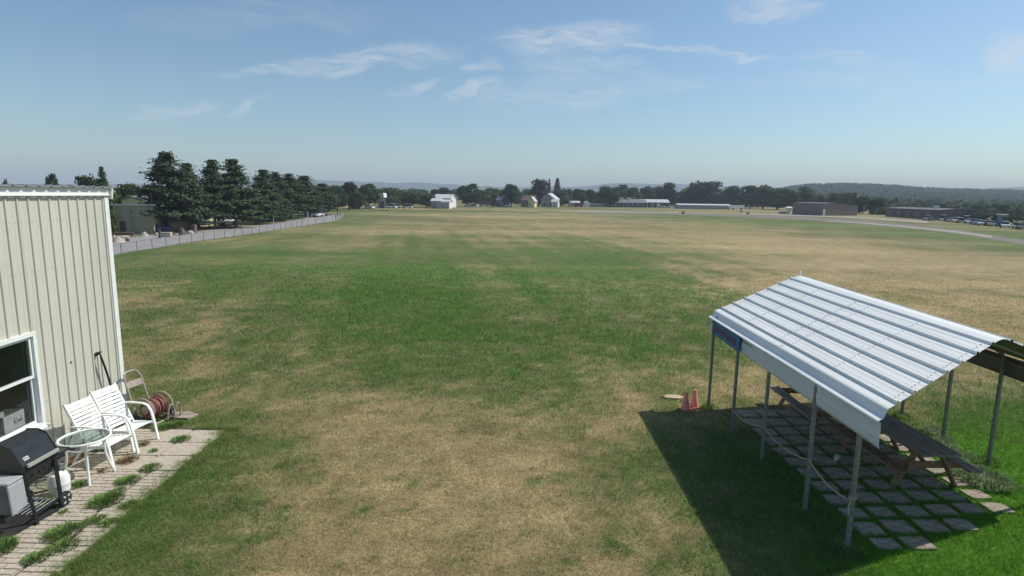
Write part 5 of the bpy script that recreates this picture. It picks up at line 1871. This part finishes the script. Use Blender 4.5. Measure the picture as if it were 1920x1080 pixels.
kio = thing('kiosk', at(1884, 427) + Vector((0, 4, 0)), 'pale kiosk with a dark window between parked cars', 'kiosk')
kio.location = at(1884 - 3, 424.5)
MB().span((-.6, 0, 0), (.6, 1.2, 2.5)).build('wall', M['blue_wall'], kio)
MB().span((-.8, -.2, 2.502), (.8, 1.4, 2.7)).build('roof', M['white_wall'], kio)
MB().span((-.45, -.04, 1.2), (.45, -.004, 2.1)).build('window', M['glass_dk'], kio)
FARC = [(735, 390.4, 'car_white', 'van', 'white camper van right of the white roofed barn'), (742, 390.2, 'car_white', 'van', 'second white camper beside the first near the barn'), (764, 390.6, 'car_white', 'van', 'white camper standing alone between barn and farmhouse'), (693, 391.6, 'car_white', 'sedan', 'low white car in the shade left of the barn'),
        (877, 388.2, 'car_white', 'sedan', 'white car under the large round tree'), (889, 388.0, 'car_white', 'suv', 'white estate car right of the large round tree'), (908, 387.6, 'silver', 'van', 'pale van between the round trees'), (919, 387.4, 'car_white', 'van', 'white van left of the red car'), (930, 387.6, 'car_red', 'suv', 'red car left of the blue grey house'), (953, 388.2, 'car_white', 'sedan', 'white car before the domed dark tree'),
        (1085, 388.4, 'car_red', 'van', 'red van between the green shed and the white hut'), (1252, 389.6, 'car_white', 'van', 'white van at the right end of the posted building'), (1240, 389.8, 'silver', 'sedan', 'silver car before the posted building'), (1346, 388.6, 'car_white', 'van', 'white van behind the long pale shed')]
for (px, py, pa, kd, lab) in FARC:
    car(px, py, pa, kd, random.uniform(-.5, .5), lab)
c = car(281, 437, 'car_blue', 'suv', math.radians(25), 'dark blue car in the shade of the olive workshop')
c['group'] = 'cars by the roadside pines'
c = car(592, 406.5, 'car_white', 'van', math.radians(60), 'white van under the last roadside pine')
c['group'] = 'cars by the roadside pines'
c = car(601, 405.5, 'car_grey', 'sedan', math.radians(60), 'grey car under the last roadside pine')
c['group'] = 'cars by the roadside pines'

# flatbed trailer beside the road
a_, b_ = at(372, 430.5), at(437, 421.5)
fb = thing('flatbed_trailer', (a_ + b_) / 2, 'empty dark flatbed trailer parked in front of the pines', 'trailer', math.atan2((b_ - a_).y, (b_ - a_).x))
L = (b_ - a_).length
MB().span((-L / 2, -1.15, .72), (L / 2, 1.15, .86)).build('deck', M['pale_roof'], fb)
MB().span((-L / 2 + .3, -.5, .50), (L / 2 - .3, -.35, .715)).span((-L / 2 + .3, .35, .50), (L / 2 - .3, .5, .715)).build('chassis', M['dark_wall'], fb)
for x in (L / 2 - 1.0, L / 2 - 2.2):
    for y in (-1.0, 1.0):
        MB().lathe([(.15, -.13), (.36, -.13), (.36, .13), (.15, .13)], (x, y, .36), 14, 'Y').build('wheel', M['blackmat'], fb)
for y in (-.6, .6):
    MB().span((-L / 2 + 2.0, y - .06, 0), (-L / 2 + 2.12, y + .06, .71)).build('landing_leg', M['dark_wall'], fb)


# boulders, logs, posts
def boulder(px, py, wpx, hpx, m, label, seed):
    p = at(px, py)
    s = p.y / FPX
    bm = bmesh.new()
    bmesh.ops.create_icosphere(bm, subdivisions=2, radius=1)
    r = random.Random(seed)
    ph = [r.uniform(0, 6) for _ in range(6)]
    for v in bm.verts:
        k = 1 + .18 * math.sin(v.co.x * 2.3 + ph[0]) * math.cos(v.co.y * 2.1 + ph[1]) + .12 * math.sin(v.co.z * 4 + ph[2]) + r.uniform(-.06, .06)
        v.co = Vector((v.co.x * k * wpx * s / 2, v.co.y * k * wpx * s / 2.4, max(-.25, v.co.z * k) * hpx * s * .85))
    me = bpy.data.meshes.new('boulder')
    bm.to_mesh(me)
    bm.free()
    me.materials.append(M[m])
    o = link('boulder', me)
    o.location = p
    return tag(o, label, 'boulder', 'rocks lining the road')


BO = [(223, 454, 22, 12, 'rock', 'pointed pale boulder nearest the cream building corner'), (239, 452.5, 9, 7, 'rock_dark', 'small dark stone right of the pointed boulder'), (233, 446, 18, 6, 'rock', 'flat pale rock before the plank wall'), (249, 444.5, 10, 6, 'rock_dark', 'dark lump at the end of the flat pale rock'),
      (271, 443, 16, 9, 'rock', 'squarish tan boulder in front of the dark blue car'), (294, 442, 10, 7, 'rock', 'small tan boulder left of the concrete block'), (326, 441, 8, 7, 'rock_dark', 'dark stone right of the concrete block'), (342, 440.5, 15, 13, 'rock_dark', 'tall dark and light boulder by the pine trunks'), (357, 438.5, 13, 8, 'grey_wall', 'pale grey boulder next to the stump')]
for k, b in enumerate(BO):
    boulder(*b, k)
p = at(311, 444)
o = MB().box((0, 0, .26), (1.25, .55, .52)).build('concrete_block', M['rock'], None, bevel=.05)
o.location, o.rotation_euler = p, (0, 0, .15)
tag(o, 'long tan concrete block among the boulders', 'block')
p = at(365, 437)
o = MB().lathe([(.36, 0), (.30, .2), (.28, 1.0), (.25, 1.05)], (0, 0, 0), 10).build('tree_stump', M['rock_dark'], None, True)
o.location = p
tag(o, 'brown tree stump beside the pale grey boulder', 'stump')
p = at(300, 447)
o = MB().span((-.09, -.09, 0), (.09, .09, 1.05)).build('dark_post', M['dark_wall'])
o.location = p
tag(o, 'short dark post between the boulders and the fence', 'post')
p = at(313, 432)
o = MB().span((-.08, -.08, 0), (.08, .08, .9)).build('wooden_post', M['bark_pale'])
o.location = p
tag(o, 'pale wooden post right of the canopy', 'post')
for k, (px, py, L) in enumerate(((228, 440.5, 2.6), (335, 434, 3.6))):
    o = MB().lathe([(.16, -L / 2), (.18, 0), (.15, L / 2)], (0, 0, .16), 9, 'X').build('log', M['bark' if k == 0 else 'bark_pale'], None, True)
    o.location, o.rotation_euler = at(px, py), (0, 0, .2 + .3 * k)
    tag(o, ['dark log lying before the plank faced wall', 'pale log lying behind the tall boulder'][k], 'log')
oc = thing('traffic_cone', at(215, 449), 'orange traffic cone with a white band near the cream building corner', 'traffic cone')
MB().lathe([(.13, .03), (.10, .22)], (0, 0, 0), 12).lathe([(.06, .42), (.035, .58)], (0, 0, 0), 12).build('cone_body', M['cone_orange'], oc)
MB().lathe([(.098, .221), (.062, .419)], (0, 0, 0), 12).build('band', M['white_trim'], oc)
MB().box((0, 0, .015), (.34, .34, .03)).build('base', M['cone_orange'], oc)
ss = thing('post_sign', at(513, 419), 'small white sign on a pale post beside the road', 'sign')
MB().lathe([(.05, 0), (.05, 1.3)], (0, 0, 0), 6).build('post', M['white_trim'], ss)
MB().span((-.22, -.08, .75), (.22, -.052, 1.35)).build('board', M['white_trim'], ss)
sf = thing('notice_frame', at(568, 409.5), 'blue barred notice frame on two posts where the road turns', 'sign')
for x in (-.95, .95):
    MB().span((x - .06, -.06, 0), (x + .06, .06, 1.55)).build('post', M['white_trim' if x > 0 else 'sign_blue'], sf)
for z in (.45, .95, 1.4):
    MB().span((-.88, -.03, z), (.88, .03, z + .12)).build('rail', M['sign_blue'], sf)
for k, (px, py, hh, lab) in enumerate(((633, 412, 1.35, 'dark gate post at the fence end'), (637, 411, 1.1, 'leaning stake beside the dark gate post'), (629.5, 412.5, .9, 'short stake left of the dark gate post'))):
    o = MB().bar((0, 0, 0), (.15 if k == 1 else 0, 0, hh), .14, .14).build('gate_post', M['dark_wall'])
    o.location = at(px, py)
    tag(o, lab, 'post')
for k, (px, base, top, r, lab) in enumerate(((1071, 388.5, 350, .10, 'tall thin pale pole above the green shed'), (977, 389, 357, .09, 'thin pole left of the brown roofed house'), (1403, 396, 382, .12, 'short white pole right of the box trailer'), (1395, 395.5, 383, .10, 'slimmer white pole next to the box trailer'))):
    p = at(px, base)
    o = MB().lathe([(r * 1.2, 0), (r * .8, height_at(p.x, p.y, top))], (0, 0, 0), 8).build('pole', M['galv' if k < 2 else 'white_trim'])
    o.location = p
    tag(o, lab, 'pole')
for k, (px, py, w, h, m, lab) in enumerate(((1281, 401.6, 1.1, .8, 'straw', 'yellow runway marker board beside the runway'), (1390, 398.6, .8, .55, 'dark_wall', 'dark runway light box nearer the white trailer'), (1402, 402.2, 1.0, .6, 'dark_wall', 'dark runway light box nearer the runway edge'))):
    mk = thing('runway_marker', at(px, py), lab, 'runway marker')
    MB().span((-w / 2, -.12, .16), (w / 2, .12, h + .1)).build('box', M[m], mk, bevel=.03)
    for x in (-w / 3, w / 3):
        MB().span((x - .04, -.04, 0), (x + .04, .04, .158)).build('leg', M['dark_wall'], mk)
for k, (px, py, lab) in enumerate(((717, 396, 'dark grassy hummock left of its twin in the far field'), (725.5, 396, 'dark grassy hummock right of its twin in the far field'))):
    boulder(px, py, 4, 4, 'rock_dark', lab, 40 + k)


# ------------------------------------------------------------------ hills
def ridge(name, dist, prof, m, depth, seed, bump, nx=160, ny=14):
    """hill rising from the plain; prof = (px, py) of its skyline as surveyed"""
    pxs = np.array([p[0] for p in prof], float)
    pys = np.array([p[1] for p in prof], float)
    gx = np.linspace(pxs[0], pxs[-1], nx)
    gy = np.interp(gx, pxs, pys)
    V = np.zeros((ny, nx, 3))
    for i in range(nx):
        r = ray(gx[i], gy[i])
        d = r / r.y
        zt = CAM_H + d.z * dist
        for j in range(ny):
            f = j / (ny - 1)
            yy = dist - depth * (1 - f) if f < 1 else dist
            yy = dist + depth * (f * 1.6 - 1.0)
            prog = min(1, f * 1.6)
            sh = prog * prog * (3 - 2 * prog)
            back = max(0, f * 1.6 - 1.0)
            V[j, i] = (d.x * yy, yy, zt * sh * (yy / dist if yy < dist else 1) * (1 - back * .5))
    nzv = (fbm(V[..., 0] / 60, V[..., 1] / 90, seed, 5) - .5) * bump
    fade = np.clip(V[..., 2] / 12, 0, 1)
    V[..., 2] += nzv * fade
    V[0, :, 2] = -.5
    i = np.arange(nx * ny).reshape(ny, nx)
    F = np.stack([i[:-1, :-1], i[:-1, 1:], i[1:, 1:], i[1:, :-1]], -1).reshape(-1, 4)
    me = np_mesh(name, V.reshape(-1, 3), F, m)
    for p in me.polygons:
        p.use_smooth = True
    return tag(link(name, me), kind='structure'), V


ridge('hill', 2900, [(-500, 350), (0, 346), (300, 344), (450, 338), (560, 336.5), (640, 339), (700, 341), (740, 343), (790, 342.5), (850, 346), (900, 349), (960, 351), (1020, 350), (1080, 350.5), (1110, 348), (1150, 343.5), (1190, 344.5), (1240, 346), (1290, 345), (1340, 348), (1400, 352), (1500, 356), (1600, 360)], M['hillside'], 900, 3, 10)
hill_r, HV = ridge('wooded_hill', 1050, [(1380, 371.5), (1440, 362.5), (1485, 355.0), (1520, 351.5), (1580, 350.0), (1640, 352.0), (1700, 355.5), (1760, 359.5), (1800, 360.5), (1860, 361.0), (1920, 363.5), (2050, 367.5), (2300, 375.5)], M['hillside'], 620, 5, 3)
ridge('far_hill', 2300, [(1780, 362), (1860, 353), (1900, 351.5), (1960, 350), (2200, 352), (2500, 356)], M['hillside'], 500, 8, 6)


def canopy_unit(seed):
    rg = np.random.default_rng(seed)
    n = 26
    P = rg.normal(size=(n, 3))
    P /= np.linalg.norm(P, axis=1)[:, None]
    P[:, 2] = np.abs(P[:, 2])
    N = P + rg.normal(size=P.shape) * .25
    N /= np.linalg.norm(N, axis=1)[:, None]
    U = np.cross(N, rg.normal(size=P.shape))
    U /= np.linalg.norm(U, axis=1)[:, None]
    W = np.cross(N, U)
    s = .42
    V = np.stack([P - U * s, P + U * s * .9 - W * s * .2, P + W * s * 1.1], 1)
    return V


def forest_on(V, name, label, n, smin, smax, seed, zmin=.0):
    """tree tops over a hillside: too many and too far to tell apart"""
    rg = np.random.default_rng(seed)
    ny, nx = V.shape[:2]
    a = rg.random(n) * (ny * .66 - 1)
    b = rg.random(n) * (nx - 1.001)
    i, j = a.astype(int), b.astype(int)
    fa, fb_ = (a - i)[:, None], (b - j)[:, None]
    P = (V[i, j] * (1 - fb_) + V[i, j + 1] * fb_) * (1 - fa) + (V[i + 1, j] * (1 - fb_) + V[i + 1, j + 1] * fb_) * fa
    units = [canopy_unit(k) for k in range(6)]
    out = []
    s = smin + (smax - smin) * rg.random(n)
    for k in range(n):
        u = units[k % 6]
        th = rg.random() * 6.28
        c, d = math.cos(th), math.sin(th)
        R = np.array([[c, -d, 0], [d, c, 0], [0, 0, 1.15]])
        out.append((u @ R.T) * s[k] + P[k] + np.array([0, 0, s[k] * .5]))
    vv = np.concatenate([o.reshape(-1, 3) for o in out])
    me = np_mesh(name, vv, np.arange(len(vv)).reshape(-1, 3), M['forest'])
    return tag(link(name, me), label, kind='stuff')


forest_on(HV, 'forest', 'dense wood covering the hillside on the right', 9000, 2.6, 4.4, 4)

FV = np.zeros((12, 40, 3))
for i in range(12):
    for j in range(40):
        Y = 218 + 22 * i
        r = ray(1642 + 12.5 * j, 400)
        FV[i, j] = (r.x / r.y * Y, Y, -.4)
forest_on(FV, 'woodland', 'low dense wood between the car park and the hillside', 2600, 1.5, 2.9, 6)

# ------------------------------------------------------------------ summer haze
hz = MB().span((-4300, -4300, -1), (4300, 4300, 95)).build('haze', None)
hm = bpy.data.materials.new('haze')
hm.use_nodes = True
hm.node_tree.nodes.clear()
pv = hm.node_tree.nodes.new('ShaderNodeVolumePrincipled')
pv.inputs['Color'].default_value = (.76, .85, 1.0, 1)
pv.inputs['Density'].default_value = .00038
ho = hm.node_tree.nodes.new('ShaderNodeOutputMaterial')
hm.node_tree.links.new(pv.outputs[0], ho.inputs['Volume'])
hz.data.materials.append(hm)
tag(hz, kind='stuff')
